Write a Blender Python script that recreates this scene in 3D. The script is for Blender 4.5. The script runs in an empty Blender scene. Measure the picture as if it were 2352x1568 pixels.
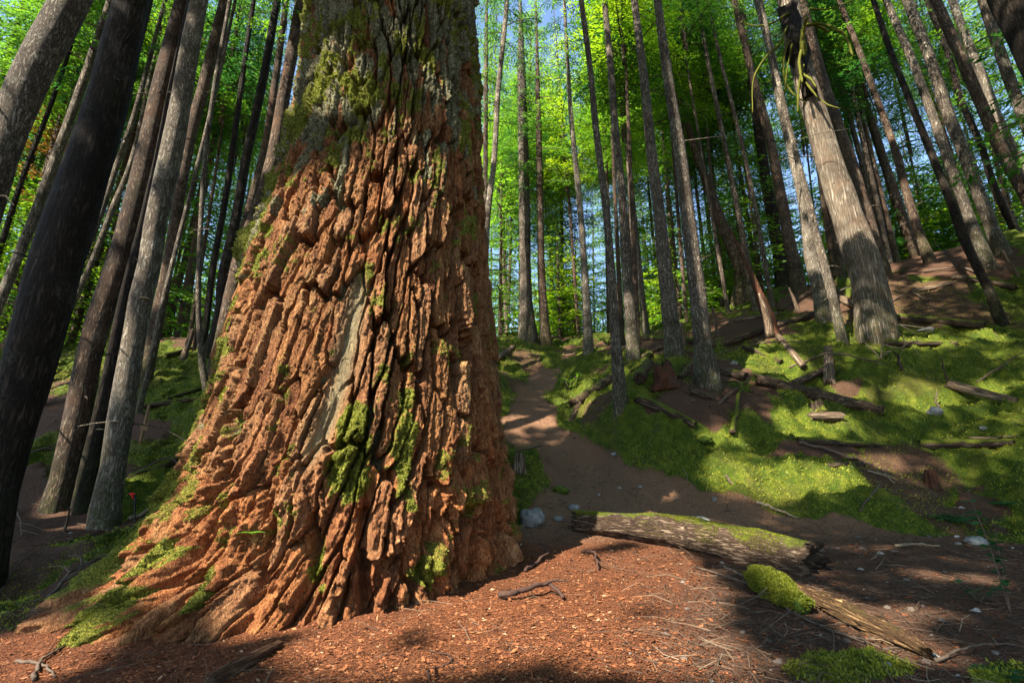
import bpy, math, random
import numpy as np
from mathutils import Vector, Matrix

random.seed(7)
rng = np.random.default_rng(7)
sc = bpy.context.scene
COL = sc.collection

# ------------------------------------------------------------------ camera, sky, sun, exposure
LENS = 17.0
PITCH = math.radians(14.5)
cam_d = bpy.data.cameras.new("Camera")
cam_d.lens = LENS
cam_d.sensor_width = 36.0
cam_d.clip_start = 0.05
cam_d.clip_end = 3000.0
cam = bpy.data.objects.new("Camera", cam_d)
COL.objects.link(cam)
cam.location = (0, 0, 0)
cam.rotation_euler = (math.radians(90) + PITCH, 0, 0)
sc.camera = cam

SUN_EL = math.radians(47)
SUN_H = np.array([-0.72, -0.69])
SUN_H /= np.linalg.norm(SUN_H)
S = np.array([SUN_H[0] * math.cos(SUN_EL), SUN_H[1] * math.cos(SUN_EL), math.sin(SUN_EL)])
world = bpy.data.worlds.new("World")
sc.world = world
world.use_nodes = True
wn = world.node_tree
bg = wn.nodes["Background"]
sky = wn.nodes.new("ShaderNodeTexSky")
sky.sky_type = 'NISHITA'
sky.sun_disc = False
sky.sun_elevation = SUN_EL
sky.sun_rotation = math.atan2(S[0], S[1])
sky.air_density = 1.0
sky.dust_density = 0.4
sky.ozone_density = 2.0
wn.links.new(sky.outputs[0], bg.inputs[0])
bg.inputs[1].default_value = 0.115
sun_d = bpy.data.lights.new("Sun", 'SUN')
sun_d.energy = 5.0
sun_d.angle = math.radians(0.53)
sun_d.color = (1.0, 0.92, 0.78)
sun = bpy.data.objects.new("Sun", sun_d)
COL.objects.link(sun)
sun.location = (-8, -10, 20)
sun.rotation_euler = Vector(S).to_track_quat('Z', 'Y').to_euler()
sc.view_settings.view_transform = 'Standard'
sc.view_settings.look = 'None'
sc.view_settings.exposure = 1.9
sc.view_settings.gamma = 1.0
sc.view_settings.use_curve_mapping = False
sc.cycles.max_bounces = 6
sc.cycles.diffuse_bounces = 3
sc.cycles.glossy_bounces = 2
sc.cycles.transmission_bounces = 4
sc.cycles.transparent_max_bounces = 4
sc.cycles.use_denoising = True

# ------------------------------------------------------------------ projection helpers (photo pixels on a 2352 x 1568 scale)
F = 2352 * LENS / 36.0
CP, SP = math.cos(PITCH), math.sin(PITCH)


def ray(px, py):
    x = (px - 1176) / F
    y = (784 - py) / F
    return np.array([x, CP - SP * y, SP + CP * y])


def at(px, py, Y):
    d = ray(px, py)
    return d * (Y / d[1])


def project(P):
    x, y, z = P[..., 0], P[..., 1], P[..., 2]
    dep = CP * y + SP * z
    up = -SP * y + CP * z
    ok = dep > 0.05
    dd = np.where(ok, dep, 1.0)
    return np.where(ok, 1176 + F * x / dd, -9999), np.where(ok, 784 - F * up / dd, -9999), dep


# ------------------------------------------------------------------ numpy noise
def _hash(ix, iy, iz, seed=0):
    h = (ix.astype(np.int64) * 374761393 + iy.astype(np.int64) * 668265263 + iz.astype(np.int64) * 2147483647 + seed * 974711) & 0xFFFFFFFF
    h = ((h ^ (h >> 13)) * 1274126177) & 0xFFFFFFFF
    h = ((h ^ (h >> 16)) * 2246822519) & 0xFFFFFFFF
    h = h ^ (h >> 15)
    return h / 4294967295.0


def noise(x, y, z=None, seed=0):
    x = np.asarray(x, float)
    y = np.asarray(y, float)
    x, y = np.broadcast_arrays(x, y)
    z = np.zeros_like(x) if z is None else np.broadcast_to(np.asarray(z, float), x.shape)
    ix, iy, iz = np.floor(x), np.floor(y), np.floor(z)
    fx, fy, fz = x - ix, y - iy, z - iz
    fx, fy, fz = [f * f * f * (f * (f * 6 - 15) + 10) for f in (fx, fy, fz)]
    r = 0
    for a in (0, 1):
        for b in (0, 1):
            for c in (0, 1):
                w = (fx if a else 1 - fx) * (fy if b else 1 - fy) * (fz if c else 1 - fz)
                r = r + w * _hash(ix + a, iy + b, iz + c, seed)
    return r * 2 - 1


def noise2(x, y, seed=0):
    x = np.asarray(x, float)
    y = np.asarray(y, float)
    ix, iy = np.floor(x), np.floor(y)
    fx, fy = x - ix, y - iy
    fx, fy = [f * f * f * (f * (f * 6 - 15) + 10) for f in (fx, fy)]
    z = np.zeros_like(ix)
    r = 0
    for a in (0, 1):
        for b in (0, 1):
            r = r + (fx if a else 1 - fx) * (fy if b else 1 - fy) * _hash(ix + a, iy + b, z, seed)
    return r * 2 - 1


def fbm2(x, y, o=4, seed=0, gain=0.5):
    r, a, t = 0, 1.0, 0
    for i in range(o):
        r = r + a * noise2(x * 2 ** i + 17.3 * i, y * 2 ** i + 9.1 * i, seed + i)
        t += a
        a *= gain
    return r / t


def worley2(x, y, seed=0, jit=0.95):
    ix, iy = np.floor(x), np.floor(y)
    f1 = np.full(x.shape, 9.0)
    f2 = np.full(x.shape, 9.0)
    cid = np.zeros(x.shape)
    dx = np.zeros(x.shape)
    dy = np.zeros(x.shape)
    z = np.zeros_like(ix)
    for a in (-1, 0, 1):
        for b in (-1, 0, 1):
            cx, cy = ix + a, iy + b
            ox = cx + 0.5 + (_hash(cx, cy, z, seed) - .5) * jit
            oy = cy + 0.5 + (_hash(cx, cy, z + 1, seed) - .5) * jit
            ex, ey = x - ox, y - oy
            d = np.sqrt(ex * ex + ey * ey)
            m = d < f1
            f2 = np.where(m, f1, np.minimum(f2, d))
            cid = np.where(m, _hash(cx, cy, z + 2, seed), cid)
            dx = np.where(m, ex, dx)
            dy = np.where(m, ey, dy)
            f1 = np.where(m, d, f1)
    return f1, f2, cid, dx, dy


def sstep(a, b, x):
    t = np.clip((x - a) / (b - a), 0, 1)
    return t * t * (3 - 2 * t)


# ------------------------------------------------------------------ mesh helpers
def mesh_np(name, V, Q, mats, smooth=True, attrs=None, T=None, mat_idx=None):
    me = bpy.data.meshes.new(name)
    V = np.asarray(V, np.float32)
    Q = np.asarray(Q, np.int32).reshape(-1, 4)
    parts = [Q.ravel()]
    starts = np.arange(len(Q)) * 4
    n = len(Q)
    if T is not None and len(T):
        T = np.asarray(T, np.int32).reshape(-1, 3)
        parts.append(T.ravel())
        starts = np.concatenate([starts, len(Q) * 4 + np.arange(len(T)) * 3])
        n += len(T)
    li = np.concatenate(parts)
    me.vertices.add(len(V))
    me.vertices.foreach_set("co", V.ravel())
    me.loops.add(len(li))
    me.loops.foreach_set("vertex_index", li.astype(np.int32))
    me.polygons.add(n)
    me.polygons.foreach_set("loop_start", starts.astype(np.int32))
    if mat_idx is not None:
        me.polygons.foreach_set("material_index", np.asarray(mat_idx, np.int32))
    me.polygons.foreach_set("use_smooth", np.full(n, smooth))
    for m in (mats if isinstance(mats, (list, tuple)) else [mats]):
        me.materials.append(m)
    for k, v in (attrs or {}).items():
        a = me.attributes.new(k, 'FLOAT', 'POINT')
        a.data.foreach_set("value", np.asarray(v, np.float32).ravel())
    me.update(calc_edges=True)
    return me


def link(name, me, parent=None, loc=None):
    o = bpy.data.objects.new(name, me)
    COL.objects.link(o)
    if parent is not None:
        o.parent = parent
    if loc is not None:
        o.location = loc
    return o


def tag(o, label=None, cat=None, group=None, kind=None):
    if label:
        o["label"] = label
    if cat:
        o["category"] = cat
    if group:
        o["group"] = group
    if kind:
        o["kind"] = kind
    return o


class MB:
    """collects vertices, quads, triangles and float attributes into one mesh"""

    def __init__(self):
        self.v, self.q, self.t, self.n, self.a = [], [], [], 0, {}

    def add(self, V, Q, T=None, **attrs):
        V = np.asarray(V, float)
        self.v.append(V)
        if TC is not None and len(TC) == len(V):
            attrs = dict(gu=TC[:, 0], gv=TC[:, 1], gw=TC[:, 2], **attrs)
        self.q.append(np.asarray(Q, int).reshape(-1, 4) + self.n)
        if T is not None:
            self.t.append(np.asarray(T, int).reshape(-1, 3) + self.n)
        for k in set(self.a) | set(attrs):
            if k not in self.a:
                self.a[k] = [np.zeros(self.n)] if self.n else []
            x = attrs.get(k, 0.0)
            self.a[k].append(np.full(len(V), x, float) if np.isscalar(x) else np.asarray(x, float))
        self.n += len(V)

    def mesh(self, name, mats, smooth=True, origin=(0, 0, 0), mat_idx=None):
        V = np.concatenate(self.v) - np.asarray(origin)
        Q = np.concatenate(self.q) if self.q else np.zeros((0, 4), int)
        T = np.concatenate(self.t) if self.t else None
        return mesh_np(name, V, Q, mats, smooth, {k: np.concatenate(x) for k, x in self.a.items()}, T, mat_idx)


TC = None


def frames(P):
    P = np.asarray(P, float)
    Tn = np.gradient(P, axis=0)
    Tn /= np.linalg.norm(Tn, axis=1)[:, None] + 1e-9
    ref = np.array([0, 1.0, 0]) if abs(Tn[0, 1]) < .8 else np.array([0, 0, 1.0])
    A = np.cross(ref[None], Tn)
    A /= np.linalg.norm(A, axis=1)[:, None] + 1e-9
    B = np.cross(Tn, A)
    return Tn, A, B


def tube(P, R, ns=10, amp=0.0, freq=6.0, seed=0, caps=True, stretch=0.25):
    P = np.asarray(P, float)
    R = np.asarray(R, float)
    Tn, A, B = frames(P)
    th = np.arange(ns) / ns * 2 * math.pi
    c, s = np.cos(th), np.sin(th)
    L = np.concatenate([[0], np.cumsum(np.linalg.norm(np.diff(P, axis=0), axis=1))])
    rr = np.repeat(R[:, None], ns, 1)
    if amp:
        rr = rr * (1 + amp * (fbm3(c[None] * freq * .25, s[None] * freq * .25, L[:, None] * freq * stretch, seed)))
    V = P[:, None] + rr[..., None] * (c[None, :, None] * A[:, None] + s[None, :, None] * B[:, None])
    n = len(P)
    i = np.arange(n - 1)[:, None] * ns
    j = np.arange(ns)[None]
    jn = (j + 1) % ns
    Q = np.stack(np.broadcast_arrays(i + j, i + jn, i + ns + jn, i + ns + j), -1).reshape(-1, 4)
    V = V.reshape(-1, 3)
    global TC
    TC = np.stack([(rr * c[None]).ravel(), (rr * s[None]).ravel(), np.repeat(L, ns) + seed * 7.3], -1)
    T = None
    if caps:
        TC = np.concatenate([TC, [[0, 0, L[0] + seed * 7.3], [0, 0, L[-1] + seed * 7.3]]])
        V = np.concatenate([V, P[:1] - Tn[:1] * R[0] * .12, P[-1:] + Tn[-1:] * R[-1] * .12])
        k0, k1 = n * ns, n * ns + 1
        j = np.arange(ns)
        jn = (j + 1) % ns
        T = np.concatenate([np.stack([jn, j, np.full(ns, k0)], -1), np.stack([(n - 1) * ns + j, (n - 1) * ns + jn, np.full(ns, k1)], -1)])
    return V, Q, T


def fbm3(x, y, z, seed=0):
    x, y, z = np.broadcast_arrays(x, y, z)
    return .6 * noise(x, y, z, seed) + .3 * noise(x * 2.1, y * 2.1, z * 2.1, seed + 1) + .15 * noise(x * 4.3, y * 4.3, z * 4.3, seed + 2)


def resample(P, n):
    """smooth curve through the points (Catmull-Rom), n samples"""
    P = np.asarray(P, float)
    if len(P) == 2:
        t = np.linspace(0, 1, n)[:, None]
        return P[0] * (1 - t) + P[1] * t
    d = np.concatenate([[0], np.cumsum(np.linalg.norm(np.diff(P[:, :3], axis=0), axis=1))])
    m = np.gradient(P, d, axis=0)
    s = np.linspace(0, d[-1], n)
    k = np.clip(np.searchsorted(d, s, side='right') - 1, 0, len(d) - 2)
    h = (d[k + 1] - d[k])[:, None]
    t = ((s - d[k])[:, None]) / h
    return ((2 * t ** 3 - 3 * t ** 2 + 1) * P[k] + (t ** 3 - 2 * t ** 2 + t) * h * m[k] + (-2 * t ** 3 + 3 * t ** 2) * P[k + 1] + (t ** 3 - t ** 2) * h * m[k + 1])


def leaves(C, D, N, ln, wd):
    """diamond leaves: base C, direction D, normal N"""
    D = D / (np.linalg.norm(D, axis=1)[:, None] + 1e-9)
    W = np.cross(N, D)
    W /= np.linalg.norm(W, axis=1)[:, None] + 1e-9
    ln = np.broadcast_to(ln, (len(C),))[:, None]
    wd = np.broadcast_to(wd, (len(C),))[:, None]
    V = np.stack([C, C + D * ln * .45 + W * wd * .5, C + D * ln, C + D * ln * .45 - W * wd * .5], 1).reshape(-1, 3)
    return V, np.arange(len(C) * 4).reshape(-1, 4)


# ------------------------------------------------------------------ materials
def new_mat(name):
    m = bpy.data.materials.new(name)
    m.use_nodes = True
    nt = m.node_tree
    b = nt.nodes["Principled BSDF"]
    b.inputs["Roughness"].default_value = 0.9
    b.inputs["Specular IOR Level"].default_value = 0.2
    return m, nt, b


class NT:
    def __init__(self, nt):
        self.nt = nt

    def n(self, t, **kw):
        x = self.nt.nodes.new(t)
        for k, v in kw.items():
            setattr(x, k, v)
        return x

    def l(self, a, b):
        self.nt.links.new(a, b)

    def val(self, sock, v):
        if hasattr(v, 'is_linked') or isinstance(v, bpy.types.NodeSocket):
            self.l(v, sock)
        elif isinstance(v, (tuple, list)) and len(v) == 3 and sock.type == 'RGBA':
            sock.default_value = (*v, 1)
        else:
            sock.default_value = v

    def attr(self, name):
        return self.n("ShaderNodeAttribute", attribute_name=name).outputs["Fac"]

    def noise(self, vec, scale, detail=4, rough=.55, dist=0.0):
        x = self.n("ShaderNodeTexNoise")
        if vec is not None:
            self.l(vec, x.inputs["Vector"])
        x.inputs["Scale"].default_value = scale
        x.inputs["Detail"].default_value = detail
        x.inputs["Roughness"].default_value = rough
        x.inputs["Distortion"].default_value = dist
        return x.outputs["Fac"]

    def vor(self, vec, scale, feature='F1', out="Distance"):
        x = self.n("ShaderNodeTexVoronoi", feature=feature)
        self.l(vec, x.inputs["Vector"])
        x.inputs["Scale"].default_value = scale
        return x.outputs[out]

    def mapping(self, vec, scale, rot=(0, 0, 0)):
        x = self.n("ShaderNodeMapping")
        self.l(vec, x.inputs["Vector"])
        x.inputs["Scale"].default_value = scale
        x.inputs["Rotation"].default_value = rot
        return x.outputs[0]

    def ramp(self, fac, stops):
        x = self.n("ShaderNodeValToRGB")
        self.l(fac, x.inputs[0])
        e = x.color_ramp.elements
        while len(e) > 1:
            e.remove(e[-1])
        e[0].position, e[0].color = stops[0][0], (*stops[0][1], 1)
        for p, c in stops[1:]:
            q = e.new(p)
            q.color = (*c, 1)
        return x.outputs[0]

    def mix(self, fac, a, b, mode='MIX'):
        x = self.n("ShaderNodeMix", data_type='RGBA', blend_type=mode)
        self.val(x.inputs[0], fac)
        self.val(x.inputs[6], a)
        self.val(x.inputs[7], b)
        return x.outputs[2]

    def math(self, op, a, b=None, clamp=False):
        x = self.n("ShaderNodeMath", operation=op, use_clamp=clamp)
        self.val(x.inputs[0], a)
        if b is not None:
            self.val(x.inputs[1], b)
        return x.outputs[0]

    def rng(self, v, a, b, c=0.0, d=1.0):
        x = self.n("ShaderNodeMapRange", interpolation_type='SMOOTHSTEP')
        self.l(v, x.inputs[0])
        for i, q in enumerate((a, b, c, d)):
            x.inputs[i + 1].default_value = q
        return x.outputs[0]

    def bump(self, h, strength, dist, normal=None):
        x = self.n("ShaderNodeBump")
        self.l(h, x.inputs["Height"])
        x.inputs["Strength"].default_value = strength
        x.inputs["Distance"].default_value = dist
        if normal is not None:
            self.l(normal, x.inputs["Normal"])
        return x.outputs[0]

    def obj(self):
        return self.n("ShaderNodeTexCoord").outputs["Object"]

    def geo(self, out):
        return self.n("ShaderNodeNewGeometry").outputs[out]

    def oran(self):
        return self.n("ShaderNodeObjectInfo").outputs["Random"]

    def sep(self, v):
        x = self.n("ShaderNodeSeparateXYZ")
        self.l(v, x.inputs[0])
        return x.outputs


MOSS_D, MOSS_M, MOSS_L = (.016, .030, .003), (.066, .105, .007), (.27, .275, .024)


def mat_trunk(name, dark, mid, light, lichen=(.32, .33, .27), lich=.35, zs=.22, sc_=26, mossy=.5, bump=.02, warm=None):
    m, nt, b = new_mat(name)
    k = NT(nt)
    o = k.obj()
    v = k.mapping(o, (1, 1, zs))
    n1 = k.noise(v, sc_, 6, .72, .6)
    nb = k.noise(k.mapping(o, (1, 1, zs * 2.2)), sc_ * 3.1, 4, .7)
    ridge = k.math('ABSOLUTE', k.math('SUBTRACT', n1, .5))
    h = k.math('ADD', k.math('MULTIPLY', k.rng(ridge, 0, .16), .65), k.math('MULTIPLY', nb, .6))
    c = k.ramp(h, [(.28, dark), (.58, mid), (.98, light)])
    kn = k.vor(k.mapping(o, (1, 1, .55)), 5.5)
    c = k.mix(k.rng(kn, .13, .05, 0, .85), c, (.012, .009, .007))
    c = k.mix(1.0, c, k.ramp(k.noise(k.mapping(o, (.6, .6, 1)), 1.6, 3, .6), [(.35, (.62, .6, .57)), (.5, (1, 1, 1)), (.65, (1.35, 1.33, 1.28))]), 'MULTIPLY')  # broad lit and dim bands put into the bark colour
    n2 = k.noise(o, 3.2, 4, .6)
    ln = k.math('MULTIPLY', k.rng(n2, .52, .68), k.rng(k.noise(o, 30, 4, .7), .42, .6))
    c = k.mix(k.math('MULTIPLY', ln, lich), c, lichen)
    if warm:
        c = k.mix(k.rng(k.noise(o, 1.3, 3, .6), .5, .72, 0, .6), c, warm)
    c = k.mix(k.rng(k.oran(), 0, 1, 0, .4), c, k.mix(.5, c, dark))
    z = k.sep(o)[2]
    mz = k.math('MULTIPLY', k.rng(z, 1.5, -.1), mossy)
    mz2 = k.math('ADD', mz, k.rng(k.noise(o, 1.7, 3), .58, .75, 0, .5 * mossy))
    mk = k.math('MULTIPLY', mz2, k.rng(k.noise(o, 9, 5, .7), .40, .60), True)
    c = k.mix(mk, c, k.mix(k.noise(o, 40, 3), MOSS_D, MOSS_M))
    k.l(c, b.inputs["Base Color"])
    k.l(k.bump(h, 1.0, bump), b.inputs["Normal"])
    return m


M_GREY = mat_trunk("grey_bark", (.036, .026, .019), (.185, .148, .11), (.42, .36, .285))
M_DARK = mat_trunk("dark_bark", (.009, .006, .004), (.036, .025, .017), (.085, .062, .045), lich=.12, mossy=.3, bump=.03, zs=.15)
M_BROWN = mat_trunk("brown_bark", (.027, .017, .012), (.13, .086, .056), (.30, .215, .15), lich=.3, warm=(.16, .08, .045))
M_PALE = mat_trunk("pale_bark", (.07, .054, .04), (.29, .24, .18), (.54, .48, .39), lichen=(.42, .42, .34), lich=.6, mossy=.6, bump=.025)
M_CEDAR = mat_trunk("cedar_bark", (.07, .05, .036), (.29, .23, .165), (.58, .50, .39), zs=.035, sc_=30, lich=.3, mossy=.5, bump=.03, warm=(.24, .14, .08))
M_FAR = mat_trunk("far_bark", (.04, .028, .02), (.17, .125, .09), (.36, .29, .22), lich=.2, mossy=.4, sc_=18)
MATS = dict(grey=M_GREY, dark=M_DARK, brown=M_BROWN, pale=M_PALE, cedar=M_CEDAR, far=M_FAR)


def mat_leaf(name, c0, c1, t0, t1, trans=.45):
    m, nt, b = new_mat(name)
    k = NT(nt)
    a = k.attr("tint")
    r = k.oran()
    f = k.math('ADD', k.math('MULTIPLY', a, .55), k.math('MULTIPLY', k.math('MULTIPLY', r, r), .6), True)
    b.inputs["Roughness"].default_value = .55
    b.inputs["Specular IOR Level"].default_value = .25
    k.l(k.mix(f, c0, c1), b.inputs["Base Color"])
    t = k.n("ShaderNodeBsdfTranslucent")
    k.l(k.mix(f, t0, t1), t.inputs[0])
    mx = k.n("ShaderNodeMixShader")
    mx.inputs[0].default_value = trans
    k.l(b.outputs[0], mx.inputs[1])
    k.l(t.outputs[0], mx.inputs[2])
    k.l(mx.outputs[0], nt.nodes["Material Output"].inputs[0])
    return m


M_LEAF = mat_leaf("hemlock_needles", (.006, .034, .016), (.075, .178, .018), (.015, .13, .025), (.30, .57, .025), .5)  # blue-green dark end imitates needles in shade
M_LEAF2 = mat_leaf("young_sunlit_needles", (.05, .13, .012), (.19, .30, .016), (.18, .44, .014), (.58, .76, .02), .52)  # yellow range also stands for sunlit foliage on the bright crowns
M_RUST = mat_leaf("rusty_dead_needles", (.20, .07, .02), (.30, .14, .03), (.3, .12, .02), (.4, .2, .04), .35)
M_SHRUB = mat_leaf("shrub_leaves", (.06, .15, .015), (.15, .28, .02), (.2, .45, .02), (.4, .65, .03), .4)
M_DKFERN = mat_leaf("dark_fern_leaves", (.012, .06, .018), (.03, .12, .03), (.02, .12, .03), (.05, .22, .04), .35)
M_MOSSTUFT = mat_leaf("moss_tufts", MOSS_D, MOSS_L, (.08, .13, .005), (.32, .38, .02), .3)


def mat_simple(name, a, b_, scale, bump=.01, rough=.9, stretch=(1, 1, 1), moss=0.0, extra=None):
    m, nt, b = new_mat(name)
    k = NT(nt)
    o = k.obj()
    v = k.mapping(o, stretch)
    n = k.noise(v, scale, 6, .65, .3)
    c = k.ramp(n, [(.3, a), (.7, b_)])
    if extra:
        c = k.mix(k.rng(k.noise(o, scale * .22, 4, .6), .5, .62), c, extra)
    if moss > 0:
        up = k.sep(k.geo("Normal"))[2]
        mk = k.math('ADD', k.math('MULTIPLY', up, .55), k.noise(o, 3.5, 5, .65))
        mk = k.rng(mk, 1.15 - moss, 1.4 - moss)
        mc = k.mix(k.noise(o, 55, 4, .7), MOSS_D, k.mix(k.noise(o, 4, 3), MOSS_M, MOSS_L))
        c = k.mix(mk, c, mc)
    k.l(c, b.inputs["Base Color"])
    b.inputs["Roughness"].default_value = rough
    k.l(k.bump(n, 1.0, bump), b.inputs["Normal"])
    return m


def mat_log(name, a, m_, l, scale=26, stretch=.12, bump=.02, moss=0.0, extra=None):
    m, nt, b = new_mat(name)
    k = NT(nt)
    cx = k.n("ShaderNodeCombineXYZ")
    for i, q in enumerate("uvw"):
        k.l(k.attr("g" + q), cx.inputs[i])
    v = k.mapping(cx.outputs[0], (1, 1, stretch))
    n1 = k.noise(v, scale, 6, .7, .5)
    n2 = k.noise(k.mapping(cx.outputs[0], (1, 1, stretch * 3)), scale * 3.3, 4, .7)
    h = k.math('ADD', k.math('MULTIPLY', k.rng(k.math('ABSOLUTE', k.math('SUBTRACT', n1, .5)), 0, .15), .6), k.math('MULTIPLY', n2, .6))
    c = k.ramp(h, [(.28, a), (.58, m_), (.95, l)])
    o = k.obj()
    if extra:
        c = k.mix(k.rng(k.noise(o, 5, 5, .65), .5, .62, 0, .8), c, extra)
    if moss > 0:
        up = k.sep(k.geo("Normal"))[2]
        mk = k.math('ADD', k.math('MULTIPLY', up, .5), k.math('MULTIPLY', k.noise(o, 4.5, 6, .72), 1.3))
        mk = k.rng(mk, 1.33 - moss, 1.5 - moss)
        mc = k.mix(k.noise(o, 60, 4, .75), MOSS_D, k.mix(k.noise(o, 5, 4), MOSS_M, MOSS_L))
        c = k.mix(mk, c, mc)
    k.l(c, b.inputs["Base Color"])
    k.l(k.bump(h, 1.0, bump), b.inputs["Normal"])
    return m


M_LOG = mat_log("log_bark", (.024, .014, .009), (.135, .086, .052), (.29, .21, .14), scale=36, stretch=.16, moss=.33)
M_LOGM = mat_log("mossy_log_bark", (.025, .016, .01), (.09, .06, .038), (.19, .14, .095), moss=.60)
M_DRYWOOD = mat_log("dry_wood", (.07, .043, .026), (.21, .145, .092), (.40, .31, .215), stretch=.06)
M_ROOTWOOD = mat_log("root_wood", (.05, .024, .013), (.20, .105, .058), (.36, .225, .135), stretch=.08)
M_ROTTAN = mat_log("tan_rotten_wood", (.035, .017, .008), (.23, .125, .052), (.48, .30, .135), scale=34, stretch=.08, bump=.04, extra=(.09, .06, .018))
M_BRANCH = mat_simple("dead_branch_bark", (.035, .024, .017), (.15, .105, .075), 40, .004)
M_DKBRANCH = mat_simple("dark_root_bark", (.022, .012, .009), (.085, .045, .032), 40, .006)
M_PALEBR = mat_simple("bleached_branch", (.09, .065, .042), (.27, .21, .14), 40, .004)
M_REDWOOD = mat_simple("red_rotten_wood", (.026, .011, .007), (.15, .056, .028), 34, .035, stretch=(1, 1, .12), extra=(.06, .035, .02))
M_BOULDM = mat_simple("mossy_block", (.012, .022, .004), (.06, .11, .008), 60, .015, moss=.75)
M_ROCK = mat_simple("grey_rock", (.09, .088, .08), (.27, .26, .235), 16, .012, moss=.15)
M_PALEROCK = mat_simple("pale_rock", (.12, .115, .105), (.31, .30, .275), 18, .008)
M_MOSSBR = mat_simple("mossy_branch", (.035, .042, .006), (.17, .17, .018), 60, .01)
M_FUNGUS = mat_simple("bracket_fungus", (.22, .15, .09), (.5, .38, .24), 30, .004)
M_BOARD = mat_simple("weathered_board", (.12, .07, .035), (.28, .18, .09), 20, .003, stretch=(1, 1, 6))
M_RED = mat_simple("red_plastic", (.55, .01, .01), (.6, .015, .015), 10, .0, .4)
M_BLACK = mat_simple("black_metal", (.012, .012, .014), (.02, .02, .022), 10, .0, .45)

# ------------------------------------------------------------------ terrain
CTRL = [(0, 1568, 2.75), (600, 1568, 2.5), (1176, 1568, 2.3), (1800, 1568, 2.35), (2352, 1568, 2.5),
        (210, 1500, 3.0), (480, 1500, 3.05), (1176, 1400, 3.45), (1500, 1350, 3.95), (1900, 1420, 3.3), (2300, 1450, 3.1),
        (1080, 1320, 4.4), (1230, 1225, 5.3), (1590, 1265, 5.2), (2250, 1240, 5.3), (1900, 1260, 5.0), (1700, 1150, 6.7),
        (1450, 1130, 6.7), (2250, 1100, 7.0), (1400, 1040, 8.2), (1250, 920, 11.0), (1200, 880, 12.3), (1320, 800, 17.0),
        (1250, 770, 20.0), (1150, 800, 14.5), (1160, 870, 11.5), (1160, 1040, 7.7), (2350, 540, 12.5), (2100, 600, 14.0), (1900, 650, 15.5),
        (1700, 690, 18.0), (1550, 745, 20.0), (2000, 765, 10.5), (2300, 735, 10.0), (1625, 884, 8.9), (1425, 940, 8.3),
        (1548, 826, 11.2), (1455, 822, 12.0), (2200, 950, 8.0), (1800, 1000, 7.8), (2330, 1000, 7.2), (238, 1205, 6.5), (115, 1240, 5.8),
        (0, 1300, 5.0), (0, 1480, 3.4), (479, 930, 9.2), (430, 800, 13.0), (380, 775, 15.0), (0, 1020, 8.0), (100, 860, 12.0), (0, 800, 14.0),
        (1780, 765, 11.5), (1895, 736, 12.2), (1900, 870, 9.2)]
CW = [(-13, 2, -1.6), (-14, 8, .2), (0, -6, -1.1), (8, -4, -1.0), (-7, -3, -1.3), (9, 2, -.7), (13, 4, .5), (16, 8, 3.6), (-16, 15, 2.6), (18, 14, 6.6),
      (-15, 25, 3.2), (-5, 27, 4.6), (4, 29, 5.2), (12, 27, 5.6), (21, 22, 6.6), (-9, 19, 4.2), (0, 24, 5.4), (7, 23, 6.0), (0, 42, 2.0), (-22, 40, 0), (22, 40, 3), (-20, -16, -1.6), (20, -16, -1.0), (30, 6, 5), (-30, 6, -1.5)]
CPT = np.array([at(*c) for c in CTRL] + [np.array(c, float) for c in CW])


def _tps(d2):
    return np.where(d2 > 1e-12, d2 * np.log(np.maximum(d2, 1e-12)) * .5, 0)


_n = len(CPT)
_K = _tps(((CPT[:, None, :2] - CPT[None, :, :2]) ** 2).sum(-1)) + np.eye(_n) * .06
_Pm = np.c_[np.ones(_n), CPT[:, :2]]
_A = np.block([[_K, _Pm], [_Pm.T, np.zeros((3, 3))]])
_W = np.linalg.solve(_A, np.r_[CPT[:, 2], 0, 0, 0])


def base_z(x, y):
    x = np.asarray(x, float)
    y = np.asarray(y, float)
    z = _W[-3] + _W[-2] * x + _W[-1] * y
    for i in range(_n):
        z = z + _W[i] * _tps((x - CPT[i, 0]) ** 2 + (y - CPT[i, 1]) ** 2)
    r = np.hypot(x, y)
    f = sstep(30, 48, r)
    return np.clip(z, -6, 12) * (1 - f) + (-2.0 - 2.0 * sstep(48, 140, r)) * f


def poly_sd(px, py, poly):
    """signed distance, positive inside"""
    poly = np.asarray(poly, float)
    ins = np.zeros(px.shape, bool)
    dm = np.full(px.shape, 1e9)
    n = len(poly)
    for i in range(n):
        (x0, y0), (x1, y1) = poly[i], poly[(i + 1) % n]
        ex, ey = x1 - x0, y1 - y0
        t = np.clip(((px - x0) * ex + (py - y0) * ey) / (ex * ex + ey * ey), 0, 1)
        dm = np.minimum(dm, np.hypot(px - x0 - t * ex, py - y0 - t * ey))
        c = (y0 > py) != (y1 > py)
        with np.errstate(divide='ignore', invalid='ignore'):
            xi = x0 + (py - y0) * ex / (ey if ey else 1e-9)
        ins ^= c & (px < xi)
    return np.where(ins, dm, -dm)


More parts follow.
